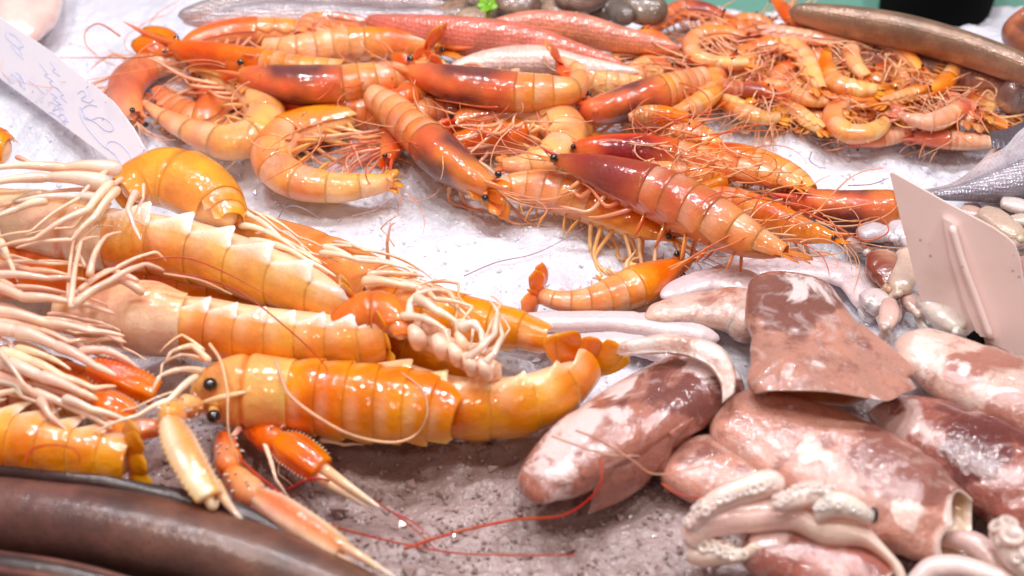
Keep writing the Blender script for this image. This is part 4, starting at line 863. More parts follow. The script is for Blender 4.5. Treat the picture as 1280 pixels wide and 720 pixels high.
# baby cuttlefish round the card
G3 = 'baby cuttlefish heaped around the card back'
def baby(label, pts, z, col='f4e4da', seed=1, amp=.11, arms=0, brown=None):
    z = z*.6; r0 = mantle(label, pts, z, 'pale', flat=.62, open_end=False, seed=seed, amp=amp, fq=90, n=40, m=30, zs=False, group=G3, cat='cuttlefish', name='baby_cuttlefish')
    for o in r0.children:
        a = o.data.color_attributes['col']; n_ = len(a.data); co = np.zeros(n_*3, np.float32); o.data.vertices.foreach_get('co', co)
        cc = np.tile(C(col)*.74, (n_, 1))*(1+.14*SN(seed+9, 160)(co.reshape(-1, 3)))[:, None]
        if brown: cc = mixc(cc, C(brown), sm(-.1, .5, SN(seed+5, 130)(co.reshape(-1, 3))))
        a.data.foreach_set('color', np.column_stack([cc, np.ones(n_)]).astype(np.float32).ravel())
    rs = np.random.RandomState(seed); e = pts[-1]; T = np.array(pts[-1][:2])-np.array(pts[-2][:2]); T = T/np.linalg.norm(T)
    for sg in (-1, 1):
        m0, m1 = np.array(pts[0][:2]), np.array(pts[-1][:2]); dd = (m1-m0)/np.linalg.norm(m1-m0); pp = np.array([-dd[1], dd[0]])*sg; rr_ = max(q[2] for q in pts); mid = (m0+m1)/2
        sheet('fin', [[(*(m0+dd*2+pp*rr_*.3), z-.1), (*(mid+pp*rr_*.85), z-.2), (*(m1-dd*4+pp*rr_*.3), z-.1)], [(*(m0+dd*4+pp*rr_*.8), z-.5), (*(mid+pp*rr_*1.22), z-.7), (*(m1-dd*6+pp*rr_*.75), z-.5)]], M['pale'], r0, .0012, nu=16, nv=6, seed=seed, col=C(col)*.8)
    for k in range(arms+3):
        an = rs.uniform(-.8, .8); d = np.array([T[0]*math.cos(an)-T[1]*math.sin(an), T[0]*math.sin(an)+T[1]*math.cos(an)]); l = rs.uniform(14, 24); zz = z/100
        w = [P(e[0]+d[0]*l*f+rs.uniform(-2, 2), e[1]+d[1]*l*f+rs.uniform(-2, 2), max(.004, zz-.01*f)) for f in (-.2, .3, .7, 1)]
        tube('arm', w, [R(e[0], e[1], zz, 4.5), R(e[0], e[1], zz, 4), R(e[0], e[1], zz, 3), R(e[0], e[1], zz, 1.2)], M['pale'], r0, m=8, col=C(col)*.96)
    return r0
BB = [('milky white baby cuttlefish body left of the card top, left one of a pair', [(1074, 296, 10), (1090, 290, 17), (1108, 292, 15), (1120, 298, 9)], 2.6, 'ece4ec', 1, 2, None),
      ('milky white baby cuttlefish touching the card edge, right one of a pair', [(1108, 284, 10), (1124, 288, 18), (1138, 298, 17), (1142, 312, 10)], 2.6, 'ece2e8', 2, 0, None),
      ('brown skinned baby cuttlefish left of the card, mottled on its left half', [(1098, 316, 16), (1106, 334, 22), (1112, 350, 18), (1108, 362, 8)], 2.8, 'e8b494', 3, 2, '8c4a34'),
      ('cream upright baby cuttlefish pressed against the left card edge', [(1138, 312, 10), (1134, 334, 17), (1128, 354, 17), (1120, 366, 9)], 3.2, 'f2d6c2', 4, 2, None),
      ('plump white baby cuttlefish with greenish sheen below the card', [(1152, 368, 16), (1168, 380, 25), (1186, 398, 27), (1198, 415, 16)], 3.4, 'f0e6dc', 5, 0, None),
      ('white round baby cuttlefish on the ice between the standing tube and the cards', [(1076, 378, 10), (1092, 376, 18), (1106, 388, 16)], 2.2, 'f2e4e2', 6, 3, None),
      ('pinkish limp arms piece hanging from the round white baby cuttlefish', [(1112, 374, 8), (1112, 392, 12), (1106, 412, 8)], 3.0, 'ecc8bc', 7, 3, None),
      ('small pinkish baby cuttlefish piece left of the plump white one', [(1130, 368, 7), (1140, 378, 11), (1150, 392, 8)], 2.6, 'f0cfc0', 8, 2, None),
      ('beige baby cuttlefish right of the card top, slanting with dark edge', [(1224, 262, 10), (1240, 272, 17), (1262, 288, 16), (1278, 300, 10)], 2.8, 'dcc4ae', 9, 0, None),
      ('white baby cuttlefish at the right edge just below the silver fish', [(1250, 252, 9), (1268, 256, 13), (1290, 262, 12)], 2.6, 'f2e6e0', 10, 2, None),
      ('tan baby cuttlefish lying level at the right edge behind the card corner', [(1258, 306, 8), (1276, 302, 12), (1300, 300, 12)], 2.6, 'd8bca8', 11, 0, None),
      ('cream baby cuttlefish second from the top at the right edge', [(1262, 276, 8), (1280, 276, 12), (1300, 280, 12)], 3.0, 'f4e2d0', 12, 0, None),
      ('dusky baby cuttlefish in the shade at the right of the card corner', [(1278, 322, 12), (1290, 340, 16), (1300, 360, 14)], 1.6, 'c8a090', 13, 2, None),
      ('flattened white baby cuttlefish near the foot of the card', [(1200, 430, 10), (1228, 436, 15), (1262, 448, 12)], 2.0, 'f0dcd0', 14, 2, None),
      ('pale pink baby cuttlefish peeking over the card top edge', [(1200, 262, 8), (1216, 266, 12), (1232, 274, 9)], 1.6, 'eec8b8', 15, 0, None),
      ('faint pink baby cuttlefish mantle above the brown skinned one', [(1058, 300, 8), (1070, 306, 10), (1088, 314, 8)], 1.2, 'ecd0c8', 16, 2, None)]
for l, p, z, c, s, ar, br in BB: baby(l, p, z, c, s, arms=ar, brown=br)
# ------------------------------------------------------------------ langoustines, left foreground
W_, PK, CR = C('fdead2'), C('f8caa8'), C('f8dcae')
norway('front langoustine with two black eyes, its pale long feeler looping over its back',
    [(240, 500, 10), (252, 496, 28), (272, 492, 40), (300, 490, 48), (335, 492, 47), (365, 494, 45), (400, 497, 47), (450, 502, 48), (500, 506, 47), (545, 512, 42), (575, 522, 28)], 3.4, roll=[46, 42, 36, 30, 30], tc=.36, eyeat=[(263, 481, 5.0), (267, 519, 4.4)], rto=[(318, 488, 4.9), (276, 497, 4.9), (238, 508, 4.2)], fan=0, tel=False, head=C('f6c078'), back=C('ec8c2c'), side=C('f6ac58'), tipc=C('f9c070'), ple=.42, rost=52, groove=.55, tips=True,
    legs=[dict(pts=[(262, 452, 6.5), (240, 432, 7), (214, 440, 7.2), (207, 452, 7)], r=5.5, col=C('f6c890')), dict(pts=[(252, 464, 6), (224, 462, 7), (200, 470, 7), (189, 492, 6.5)], r=5.5, col=C('f9d8b4')),
          dict(pts=[(246, 470, 6), (212, 500, 6.2), (172, 520, 6), (117, 541, 5.6)], r=6, col=W_), dict(pts=[(300, 535, 2.5), (282, 560, 2.6), (268, 590, 2), (266, 612, 1.6)], r=5, col=PK),
          dict(pts=[(325, 540, 2.4), (338, 575, 2.2), (345, 600, 2), (360, 622, 1.2)], r=5, col=PK), dict(pts=[(400, 550, 1.6), (430, 556, 1.4), (455, 556, 1.2)], r=4, col=PK)],
    claws=[dict(arm=[(250, 508, 4.6), (222, 508, 5.4), (212, 528, 6.0)], palm=[(212, 524, 6.2), (232, 570, 6.0), (262, 622, 5.2)], f1=[(268, 604, 5.0), (285, 630, 4.6), (307, 656, 4.2)], f2=[(256, 612, 5.2), (266, 634, 4.8), (274, 622, 4.6)], r=21, pale=.8, col=C('f4a040'), armr=15, pcol=C('fbe0c4'), flat=.5, roll=-10),
           dict(arm=[(280, 545, 2.2), (288, 590, 2.8), (322, 626, 3.4)], palm=[(318, 618, 3.6), (366, 650, 3.7), (426, 690, 3.8)], f1=[(418, 676, 4.0), (455, 698, 4.0), (494, 722, 3.8)], f2=[(410, 690, 3.6), (440, 708, 3.6), (470, 728, 3.4)], r=20, pale=.75, col=C('f08838'), armr=16, pcol=C('fbd4b8'), flat=.6),
           dict(arm=[(310, 530, 1.8), (350, 556, 2.2)], palm=[(346, 550, 2.3), (372, 566, 2.4), (402, 588, 2.3)], f1=[(398, 582, 2.3), (436, 608, 2.0), (474, 634, 1.4)], f2=[(392, 592, 2.0), (425, 612, 1.7), (460, 634, 1.2)], r=22, pale=.05, col=C('f08030'), armr=19, flat=.8)],
    ant=[([(345, 452, 5.5), (352, 472, 5.7), (362, 494, 5.6), (395, 520, 5.0), (440, 544, 4.0), (490, 553, 3.2), (520, 543, 3.4), (534, 518, 4.6), (528, 488, 5.4), (502, 466, 5.6)], 2.6, C('f8d0a8')),
         ([(262, 430, 5.8), (276, 452, 6.0), (284, 490, 5.8), (286, 540, 4.6), (300, 580, 3)], 2.4, C('fbdcae')),
         ([(285, 560, 3), (330, 600, 3.4), (400, 650, 3.4), (470, 672, 1.2), (560, 690, .6), (640, 694, .6), (720, 694, .5)], 1.7, C('dc4820')),
         ([(505, 686, .7), (560, 668, .8), (640, 650, 1.2), (700, 645, 3.2), (735, 625, 4.4), (752, 600, 5.4), (749, 572, 5.6)], 2.1, C('e04c22')),
         ([(358, 612, 1.4), (395, 598, 2.6), (440, 612, 1), (490, 640, .7), (530, 672, .6), (545, 688, .6)], 1.7, C('cc4428')),
         ([(490, 640, .6), (520, 655, .6), (545, 680, .6)], 1.2, C('d8583a'))])
norway('langoustine on its side mid heap with big pale carapace and white pointed flaps on top',
    [(70, 392, 22), (95, 392, 34), (140, 393, 44), (190, 396, 50), (232, 404, 43), (260, 407, 44), (310, 416, 44), (380, 422, 42), (440, 424, 39), (480, 420, 34)], 4.4, roll=[105, 108, 112, 112], tc=.40, head=C('fbdcc0'), back=C('f0a04c'), side=C('f8b878'), ple=.62, tipc=C('fffaf6'), rost=0, eyes=False, fan=52, fdir=(46, 26), fz=3.6, groove=.12, segs=7, asp=(1, .95),
    legs=[dict(pts=[(180, 366, 7.4), (150, 350, 8.2), (88, 385, 8.4), (102, 300, 8.8), (124, 296, 8.6)], r=7, col=C('f9cdb4')), dict(pts=[(92, 382, 8.4), (140, 350, 8.8), (182, 330, 8.6), (205, 338, 8)], r=7, col=C('fbdcc8')),
          dict(pts=[(112, 345, 8.6), (118, 318, 9), (132, 296, 9.2), (152, 290, 9)], r=6, col=C('f6c2a4')), dict(pts=[(60, 420, 4.4), (118, 440, 4.6), (155, 460, 4.4), (172, 462, 4.0)], r=6, col=W_)],
    ant=[([(205, 342, 8.2), (240, 345, 8), (300, 365, 7.6), (370, 420, 6.6), (408, 460, 6.6), (404, 475, 6.6)], 1.4, C('c84a22')), ([(180, 325, 8.6), (230, 322, 8.6), (280, 340, 8), (340, 372, 7.4)], 1.4, C('d65a26')), ([(205, 342, 8.2), (250, 350, 7.9), (290, 368, 7.4)], 1.6, C('fbdcae'))])
norway('langoustine tail with upright tail blades ending beside the torn squid, pale flaps along its top',
    [(440, 470, 30), (490, 480, 40), (545, 500, 45), (600, 508, 46), (655, 502, 44), (700, 482, 38), (728, 456, 30)], 2.7, roll=[95, 100, 104, 110, 100], tc=.1, cap=False, head=C('f09a38'), back=C('f09830'), side=C('f8b460'), ple=.62, tipc=C('fdd9a8'), rost=0, eyes=False, fan=62, fdir=(26, -56), fz=3.6, segs=6)
norway('amber langoustine low in the heap, seen only through the gap beside the curled orange shell', [(250, 330, 20), (300, 345, 34), (370, 372, 40), (440, 402, 42), (510, 432, 40), (570, 452, 34), (610, 462, 22)], 1.9, roll=[100, 90], tc=.3, rost=0, eyes=False, fan=0, tel=False, head=C('f4c48c'), back=C('ec9038'), side=C('f4b878'), ple=.6)
ltail = norway('orange curled tail end behind the front langoustine, pointing towards the camera',
    [(418, 408, 12), (430, 402, 24), (456, 394, 34), (482, 396, 33), (498, 410, 22), (502, 424, 10)], 5.6, roll=-30, tc=.86, head=C('ea8848'), back=C('e88040'), side=C('f2a060'), ple=0, rost=0, eyes=False, fan=0, tel=False, segs=1, tips=False, groove=.5)
norway('upper langoustine with see-through white belly flaps and pale legs reaching left',
    [(-40, 268, 36), (20, 274, 44), (80, 284, 48), (130, 296, 48), (185, 302, 46), (240, 312, 46), (295, 328, 45), (345, 346, 42), (390, 362, 38), (425, 378, 32), (445, 386, 28)], 5.4, roll=[100, 105, 112, 118], tc=.36, head=C('f6dabc'), back=C('eea04c'), side=C('f4c48c'), ple=.8, tipc=C('fffaf4'), rost=0, eyes=False, fan=44, fdir=(50, 2), fz=5.6, groove=.75,
    legs=[dict(pts=[(135, 230, 9.4), (60, 222, 9.4), (-30, 235, 9.2)], r=13, col=C('fbeee0')), dict(pts=[(150, 212, 9.2), (80, 210, 9.3), (-30, 214, 9.2)], r=12, col=C('fdf2ea')),
          dict(pts=[(140, 228, 10), (110, 262, 10), (42, 300, 9.6), (-10, 312, 9.2)], r=7, col=C('fbdcc0')), dict(pts=[(148, 236, 10), (118, 272, 9.8), (90, 300, 9.2), (20, 310, 8.8)], r=6.5, col=C('f8d2b0')),
          dict(pts=[(170, 240, 9.6), (160, 262, 9.6), (168, 285, 9.2), (176, 300, 9)], r=6, col=C('f8dcd0')), dict(pts=[(60, 250, 9), (20, 262, 8.8), (-20, 280, 8.4)], r=8, col=W_), dict(pts=[(130, 250, 9.2), (95, 246, 9.2), (20, 252, 9)], r=9, col=C('fdece0')), dict(pts=[(0, 300, 8.4), (14, 330, 8.4), (22, 352, 8.2)], r=6, col=PK)])
ob = norway('golden rounded langoustine shell arching up behind the upper one, next to the white price card',
    [(152, 244, 26), (178, 230, 38), (214, 226, 46), (250, 240, 46), (276, 262, 34), (288, 280, 18)], 6.2, roll=-45, tc=.82, head=C('f2ac50'), back=C('f0a44c'), side=C('f6bc78'), ple=.3, rost=0, eyes=False, fan=0, groove=.5, tips=False, segs=2, tel=False, asp=(1, .95))
norway('golden langoustine back cut off by the left edge above the heap', [(-60, 200, 34), (-30, 190, 36), (-5, 188, 32), (12, 190, 20)], 5.5, roll=0, tc=.5, head=C('f0922c'), back=C('ee8c28'), side=C('f6a848'), rost=0, eyes=False, fan=0, segs=3, tel=False, tips=False,
    legs=[dict(pts=[(20, 196, 5), (45, 208, 4.6), (72, 205, 4)], r=4, col=C('e8864c'))])
l5 = norway('brownish langoustine on the far side of the heap, white legs folded over it',
    [(278, 292, 18), (310, 290, 26), (370, 308, 32), (430, 334, 34), (490, 366, 34), (550, 390, 32), (600, 404, 30), (645, 412, 25), (686, 424, 16)], 2.6, roll=[-20, -30, -40, 20, 40], tc=.5, head=C('e4a060'), back=C('ec9038'), side=C('f4b878'), ple=.6, tipc=C('fdecd8'), rost=20, eyes=False, fan=0, tel=False, groove=.6,
    legs=[dict(pts=[(292, 264, 5.6), (318, 272, 6), (352, 298, 6.2), (402, 330, 6)], r=5.5, col=C('fbdcd0')), dict(pts=[(300, 282, 5.6), (330, 288, 6), (370, 312, 6.2), (398, 328, 6)], r=5.5, col=W_),
          dict(pts=[(310, 302, 5.6), (340, 304, 6), (385, 326, 6), (420, 346, 5.6)], r=6, col=C('fbdcc8')), dict(pts=[(340, 318, 5.4), (372, 322, 5.8), (410, 342, 5.6)], r=5, col=W_),
          dict(pts=[(404, 308, 5.6), (440, 322, 5.8), (490, 328, 5.4), (522, 342, 5.0)], r=5, col=C('f6e2c8')), dict(pts=[(400, 316, 5.6), (450, 326, 5.8), (510, 336, 5.2), (532, 362, 4.6)], r=5, col=C('f8dcc0')),
          dict(pts=[(485, 325, 4.0), (484, 302, 5.6), (488, 282, 6.6), (495, 278, 6.8)], r=3.2, col=C('e2a884')), dict(pts=[(460, 344, 5.2), (500, 342, 5.4), (530, 346, 5)], r=6, col=CR), dict(pts=[(455, 352, 5.2), (500, 356, 5.8), (538, 366, 5.4)], r=9, col=CR),
          dict(pts=[(500, 356, 5.6), (528, 362, 5.8), (560, 376, 5.4), (588, 400, 5)], r=7, col=C('f9e8d0')), dict(pts=[(512, 400, 6.2), (512, 380, 6.8), (520, 368, 7), (548, 362, 6.6)], r=7.5, col=C('fbeadc')),
          dict(pts=[(520, 372, 7), (545, 388, 7.2), (570, 402, 6.8), (572, 420, 6.2)], r=8, col=C('f8e2c4')), dict(pts=[(502, 396, 6.4), (530, 398, 7), (556, 412, 6.8), (562, 430, 6.4)], r=7, col=C('fae2cc')), dict(pts=[(540, 362, 6), (562, 366, 6.2), (572, 384, 6), (570, 398, 5.8)], r=6, col=C('e8b060')),
          dict(pts=[(584, 450, 6.6), (600, 436, 7.2), (618, 418, 7.4), (622, 390, 7), (612, 376, 6.6)], r=7, col=C('fbe8dc')), dict(pts=[(606, 455, 6.6), (618, 442, 7), (628, 420, 7), (622, 398, 6.8)], r=6.5, col=C('fbe2d4')),
          dict(pts=[(575, 410, 6.4), (592, 404, 6.8), (602, 416, 6.6), (602, 436, 6.4)], r=9, col=C('fdf4f0'))])
# the pinkish knobs where its legs are rooted
tube('belly', [P(490, 396, .036), P(530, 420, .038), (P(575, 444, .038)), P(620, 468, .034)], [R(560, 440, .05, 16)]*4, M['flesh'], l5, m=14, col=C('f0c8a8'))
for x, y, rx in ((521, 424, 12), (551, 436, 12), (570, 446, 10), (588, 458, 10), (606, 464, 9), (536, 410, 10), (578, 432, 8)):
    tube('leg_joint', [P(x+3, y+6, .040), P(x, y-3, .046), P(x-7, y-15, .047)], [R(x, y, .044, rx*.9), R(x, y, .044, rx*.95), R(x, y, .044, rx*.5)], M['flesh'], l5, m=12, col=C('f6d6ba'))
norway('langoustine tail segments with pale pointed flaps at the lower left, just above the brown fish',
    [(-70, 540, 44), (-20, 552, 46), (40, 562, 45), (90, 570, 40), (140, 576, 36), (165, 580, 32)], 3.6, roll=70, tc=.1, cap=False, head=C('f09a38'), back=C('f09c40'), side=C('f8c078'), ple=.9, tipc=C('fdeadb'), rost=0, eyes=False, fan=60, fdir=(60, 5), fz=3.4, segs=6,
    ant=[([(30, 580, 6.4), (40, 562, 6.8), (62, 556, 7), (90, 560, 6.8), (100, 572, 6.4), (94, 588, 5.8)], 1.6, C('ea6a28'))])
# heap of arms and legs at the left edge
heap = norway('langoustine mostly hidden under a sheaf of pinkish white legs and orange claw joints',
    [(-80, 470, 40), (-30, 474, 44), (30, 478, 42), (80, 486, 36), (120, 500, 28)], 1.8, roll=20, tc=.5, rost=0, eyes=False, fan=0, tel=False, segs=4, head=C('e8803c'), back=C('e07430'),
    legs=[dict(pts=[(-20, 355, 7.6), (30, 372, 7.8), (90, 378, 7.6), (142, 392, 7.2)], r=10, col=C('f9c8a8')), dict(pts=[(-20, 345, 8.2), (60, 348, 8.4), (110, 350, 8.2)], r=7, col=C('fad8c4')), dict(pts=[(-20, 330, 7), (40, 338, 7.4), (90, 345, 7.2)], r=8, col=C('f4a070')),
          dict(pts=[(-20, 388, 7), (60, 404, 7.2), (112, 414, 7), (155, 420, 6.6)], r=9, col=C('fbdcc4')), dict(pts=[(70, 408, 7), (108, 410, 7), (150, 426, 6.4), (158, 428, 6.2)], r=6, col=W_), dict(pts=[(-20, 400, 6.6), (50, 412, 6.8), (86, 428, 6.6), (120, 424, 6.2)], r=7, col=C('fbd2b4')),
          dict(pts=[(-20, 412, 6.6), (20, 414, 7), (70, 432, 6.8), (120, 458, 6.4), (145, 470, 6)], r=13, col=C('fbd8c8')), dict(pts=[(100, 440, 5.8), (132, 438, 6), (156, 448, 5.8), (172, 460, 5.4)], r=8, col=C('f8ccb8')),
          dict(pts=[(0, 440, 6.2), (40, 452, 6.4), (80, 472, 6.2), (118, 486, 5.8), (145, 483, 5.4)], r=9, col=C('f6e0b0')), dict(pts=[(20, 436, 6.5), (60, 446, 6.6), (88, 462, 6.4)], r=7, col=C('f0d8a0')),
          dict(pts=[(-20, 450, 6.2), (10, 456, 6.4), (50, 470, 6.4), (100, 490, 6), (122, 500, 5.6)], r=14, col=C('fbe0d0')), dict(pts=[(-10, 470, 6), (40, 490, 6.1), (90, 510, 5.8), (140, 536, 5.4)], r=10, col=C('f8ccb4')),
          dict(pts=[(80, 498, 6.2), (115, 512, 6.2), (150, 522, 5.8), (176, 536, 5.2)], r=7, col=C('fdeadb')), dict(pts=[(-20, 500, 5.8), (20, 488, 6.2), (28, 496, 6.2), (60, 510, 5.8)], r=6, col=W_), dict(pts=[(-10, 476, 6), (20, 482, 6.4), (30, 498, 6.2)], r=5, col=C('f8e4d0')),
          dict(pts=[(-20, 425, 7), (0, 440, 7.2), (28, 478, 7), (40, 492, 6.6)], r=6, col=C('fbdccc')), dict(pts=[(50, 500, 6), (62, 520, 6), (85, 540, 5.4)], r=8, col=C('f2c4b4')), dict(pts=[(-30, 490, 6), (0, 520, 5.6), (8, 545, 5.2)], r=7, col=W_)],
    claws=[dict(arm=None, palm=[(112, 458, 5.2), (150, 472, 4.8), (196, 492, 4.0)], f1=None, f2=None, r=20, col=C('ee7430'), pcol=C('f28440'), pale=.1, flat=.8),
           dict(arm=None, palm=[(118, 498, 5.2), (142, 508, 5), (166, 520, 4.6)], f1=None, f2=None, r=17, col=C('ee7430'), pcol=C('f08038'), pale=.1, flat=.8),
           dict(arm=None, palm=[(110, 540, 4.0), (150, 540, 4.2), (200, 534, 4.4)], f1=None, f2=None, r=14, col=C('f0783c'), pcol=C('f6a070'), pale=.1, flat=.8)])
norway('dull orange langoustine body in the shade between the middle and the upper one', [(-40, 336, 34), (40, 340, 38), (120, 345, 38), (200, 352, 36), (280, 362, 32), (340, 374, 24)], 2.6, roll=80, tc=.4, rost=0, eyes=False, fan=0, tel=False, head=C('ee8a44'), back=C('e8782c'), side=C('f4a058'), ple=.4, tips=False)
# ------------------------------------------------------------------ large prawns
g1 = 'large prawns strewn across the ice'
def big(label, pts, **k):
    big.i += 1; k.setdefault('seed', 100+big.i); k.setdefault('group', g1)
    k['z'] = 1.1+(k.get('z', 2)-1.8)*.5
    k['fz'] = k.get('fz', 0)*.7
    return prawn(label, pts, **k)
big.i = 0
big('single orange prawn lying alone on the ice in the middle, tail blades raised', [(848, 330, 11), (826, 342, 22), (800, 356, 30), (768, 368, 27), (735, 376, 20), (700, 376, 15), (672, 368, 12)], z=1.7, roll=-62, tc=.36, fan=48, fdir=(-34, -14), fz=3.0, pal='yellow', rost=30, dark=.1, legl=.8,
    ant=[[(838, 338, 3), (880, 312, 3.4), (930, 285, 4.2), (970, 270, 4.2)], [(835, 335, 3), (870, 320, 3.2), (925, 300, 4), (985, 255, 4.6)]], nant=0)
big('wine red prawn, the darkest and longest one, running from the centre down to the right', [(690, 200, 8), (720, 208, 18), (760, 222, 28), (810, 240, 35), (860, 262, 37), (905, 286, 33), (945, 306, 24), (980, 320, 15)], z=6.4, roll=-35, tc=.40, fan=46, fdir=(38, 8), pal='wine', rost=30, nant=1, dark=.5, legl=.5)
big('dark red prawn above the wine red one with purple patches on its head', [(712, 186, 8), (745, 188, 20), (800, 194, 27), (850, 200, 24), (900, 208, 20), (960, 222, 15), (1000, 235, 10)], z=3.6, roll=-30, tc=.45, fan=30, pal='red', dark=1.0, rost=20, nant=2)
big('orange prawn with brown black patch behind two dark eyes, running behind the standing price card', [(985, 252, 14), (1015, 256, 24), (1060, 266, 33), (1110, 268, 34), (1150, 265, 26)], z=2.2, roll=25, tc=.75, fan=0, pal='purple', dark=1.0, rost=30, nant=0,
    ant=[[(1000, 262, 3), (1040, 280, 4), (1080, 300, 3), (1110, 290, 3.5), (1100, 272, 4), (1075, 278, 4), (1074, 300, 3.4), (1090, 312, 3)], [(1000, 258, 3), (960, 250, 4.5), (900, 240, 5), (860, 270, 5)]])
big('diagonal prawn in the middle with blunt pale tail end and purple brown head', [(618, 236, 12), (592, 224, 26), (556, 198, 33), (522, 166, 31), (490, 138, 26), (468, 122, 20)], z=4.0, roll=-30, tc=.48, fan=0, pal='purple', dark=1.0, rost=30, seed=203, nant=1)
big('yellow orange prawn under the diagonal one with swimming legs hanging onto the ice', [(842, 300, 7), (800, 284, 19), (758, 262, 29), (718, 248, 30), (675, 238, 26), (640, 236, 19), (615, 242, 13)], z=2.4, roll=38, tc=.45, fan=42, fdir=(-32, 28), fz=.6, pal='yellow', dark=.3, rost=26, seed=204, nant=1, legl=1.2)
big('ring shaped prawn on the ice left of centre, pale tail curled along its lower side', [(470, 140, 9), (438, 146, 20), (396, 156, 27), (358, 172, 30), (342, 200, 29), (366, 224, 27), (410, 234, 23), (455, 232, 18), (490, 226, 12)], z=1.8, tc=.34, fan=22, pal='yellow', dark=.25, rost=20, nant=1, seed=205, legl=1.0)
big('hook shaped prawn with a long white tapering tail tip towards the written price card', [(232, 92, 10), (262, 92, 22), (300, 106, 28), (326, 132, 29), (322, 166, 28), (285, 178, 26), (245, 166, 19), (205, 146, 12), (180, 128, 5)], z=2.0, tc=.32, fan=0, pal='pale', dark=.2, rost=14, seed=206, legl=1.0)
big('brown pink prawn head with two eyes standing upright beside the written price card', [(170, 150, 12), (158, 128, 22), (160, 104, 26), (185, 84, 22), (225, 74, 16)], z=2.2, roll=65, tc=.75, fan=0, pal='pink', dark=.55, rost=16, seed=207, nant=1)
big('long orange prawn on top with pointed scales reaching out towards the bare ice top left', [(212, 58, 10), (240, 66, 18), (280, 74, 22), (330, 84, 24), (380, 92, 24), (430, 96, 24)], z=4.2, roll=15, tc=.55, fan=0, pal='orange', dark=.3, rost=70, seed=208, nant=1,
    ant=[[(215, 66, 4.6), (170, 72, 3.4), (120, 72, 2), (72, 72, .8)], [(150, 45, 4), (125, 30, 3), (108, 38, 2), (107, 55, 2), (120, 68, 2)]])
big('prawn with a dark purple underside left of centre, facing left', [(298, 92, 10), (325, 98, 22), (370, 106, 30), (420, 106, 30), (470, 100, 26), (520, 92, 20), (555, 84, 12)], z=4.4, roll=62, tc=.50, fan=34, fdir=(26, -30), fz=6, pal='purple', dark=1.15, rost=34, seed=209, nant=1)
big('prawn with shiny violet brown head in the upper middle, eye and snout pointing left', [(508, 88, 11), (535, 96, 22), (580, 108, 31), (630, 114, 31), (680, 116, 27), (716, 112, 20), (722, 92, 14), (700, 78, 10)], z=5.6, roll=[60, 55, 60, -20], tc=.50, fan=42, fdir=(-42, -14), fz=6.8, pal='purple', dark=1.1, rost=46, seed=210, nant=1)
big('prawn curved like a horseshoe right of the diagonal one, thick pale loop to the right', [(562, 158, 10), (590, 148, 20), (635, 140, 26), (680, 145, 29), (706, 166, 29), (690, 194, 24), (655, 206, 17), (628, 206, 10)], z=3.0, tc=.40, fan=18, pal='pale', dark=.2, rost=40, seed=211, nant=2, legl=1.2)
big('purple brown prawn head with round black eye between the horseshoe prawn and the small heap', [(728, 134, 12), (745, 138, 22), (790, 128, 28), (840, 112, 26), (880, 98, 18)], z=3.6, roll=35, tc=.6, fan=0, pal='purple', dark=1.1, rost=20, seed=212, nant=1)
big('orange prawn back curving along the top left of the heap', [(225, 66, 8), (250, 50, 16), (300, 40, 20), (360, 40, 20), (420, 48, 18), (470, 60, 14)], z=2.6, roll=-70, tc=.4, fan=24, pal='orange', dark=.1, rost=10, seed=213)
big('reddish orange prawn at the top, right of the silver fish, lying level', [(470, 30, 8), (445, 28, 16), (415, 24, 18), (390, 30, 16), (378, 48, 12)], z=3.6, tc=.5, fan=22, pal='red', dark=.2, rost=20, seed=214)
big('pale orange prawn behind with thin legs raised, left of the upright red tail blades', [(560, 66, 9), (520, 56, 16), (470, 56, 22), (420, 60, 24), (370, 66, 22), (330, 62, 14)], z=3.0, roll=30, tc=.45, fan=36, fdir=(-30, 8), pal='pale', dark=.2, rost=40, seed=215)
big('prawn whose red tail blades stand upright in front of the red mullet', [(470, 120, 10), (500, 124, 18), (520, 110, 20), (530, 88, 18), (532, 64, 12)], z=3.8, roll=60, tc=.3, fan=52, fdir=(6, -46), fz=7.6, pal='red', dark=0, rost=0, seed=216, nant=0)
big('orange prawn with amber belly just above the ice, under the tangle of feelers', [(1045, 300, 9), (1005, 290, 18), (965, 272, 20), (925, 256, 20), (880, 246, 16), (850, 240, 10)], z=2.2, roll=30, tc=.5, fan=24, pal='orange', dark=.3, rost=30, seed=217, nant=2, legl=1.5)
big('orange prawn right above the long antennae tangle, back towards the white ice', [(870, 196, 9), (900, 196, 19), (945, 208, 23), (985, 226, 22), (1010, 244, 16)], z=2.4, roll=-50, tc=.45, fan=14, pal='orange', dark=.1, rost=36, seed=218, legl=1.4)
big('yellow tailed prawn lying between the two dark red ones', [(870, 238, 8), (900, 228, 14), (850, 220, 18), (815, 217, 16), (785, 214, 10)], z=3.2, roll=10, tc=.3, fan=20, pal='yellow', dark=0, rost=0, seed=219, nant=0)
big('prawn with bright yellow orange pointed shell at the right of the violet heads', [(860, 150, 10), (835, 148, 16), (805, 146, 15), (785, 148, 6)], z=3.8, roll=0, tc=.5, fan=0, pal='yellow', dark=0, rost=0, seed=220, nant=0)
big('orange prawn body bordering the white ice on the right of the yellow shell', [(800, 128, 8), (835, 160, 18), (860, 168, 20), (885, 178, 16), (900, 190, 8)], z=2.4, roll=-60, tc=.4, fan=18, pal='orange', dark=.1, rost=26, seed=221)
big('red prawn hidden low between the hook shaped prawn and the ring shaped one', [(345, 130, 14), (380, 134, 24), (430, 138, 26), (480, 146, 24), (520, 160, 18)], z=1.6, roll=30, tc=.5, fan=0, pal='red', dark=.5, rost=20, seed=222, nant=1)
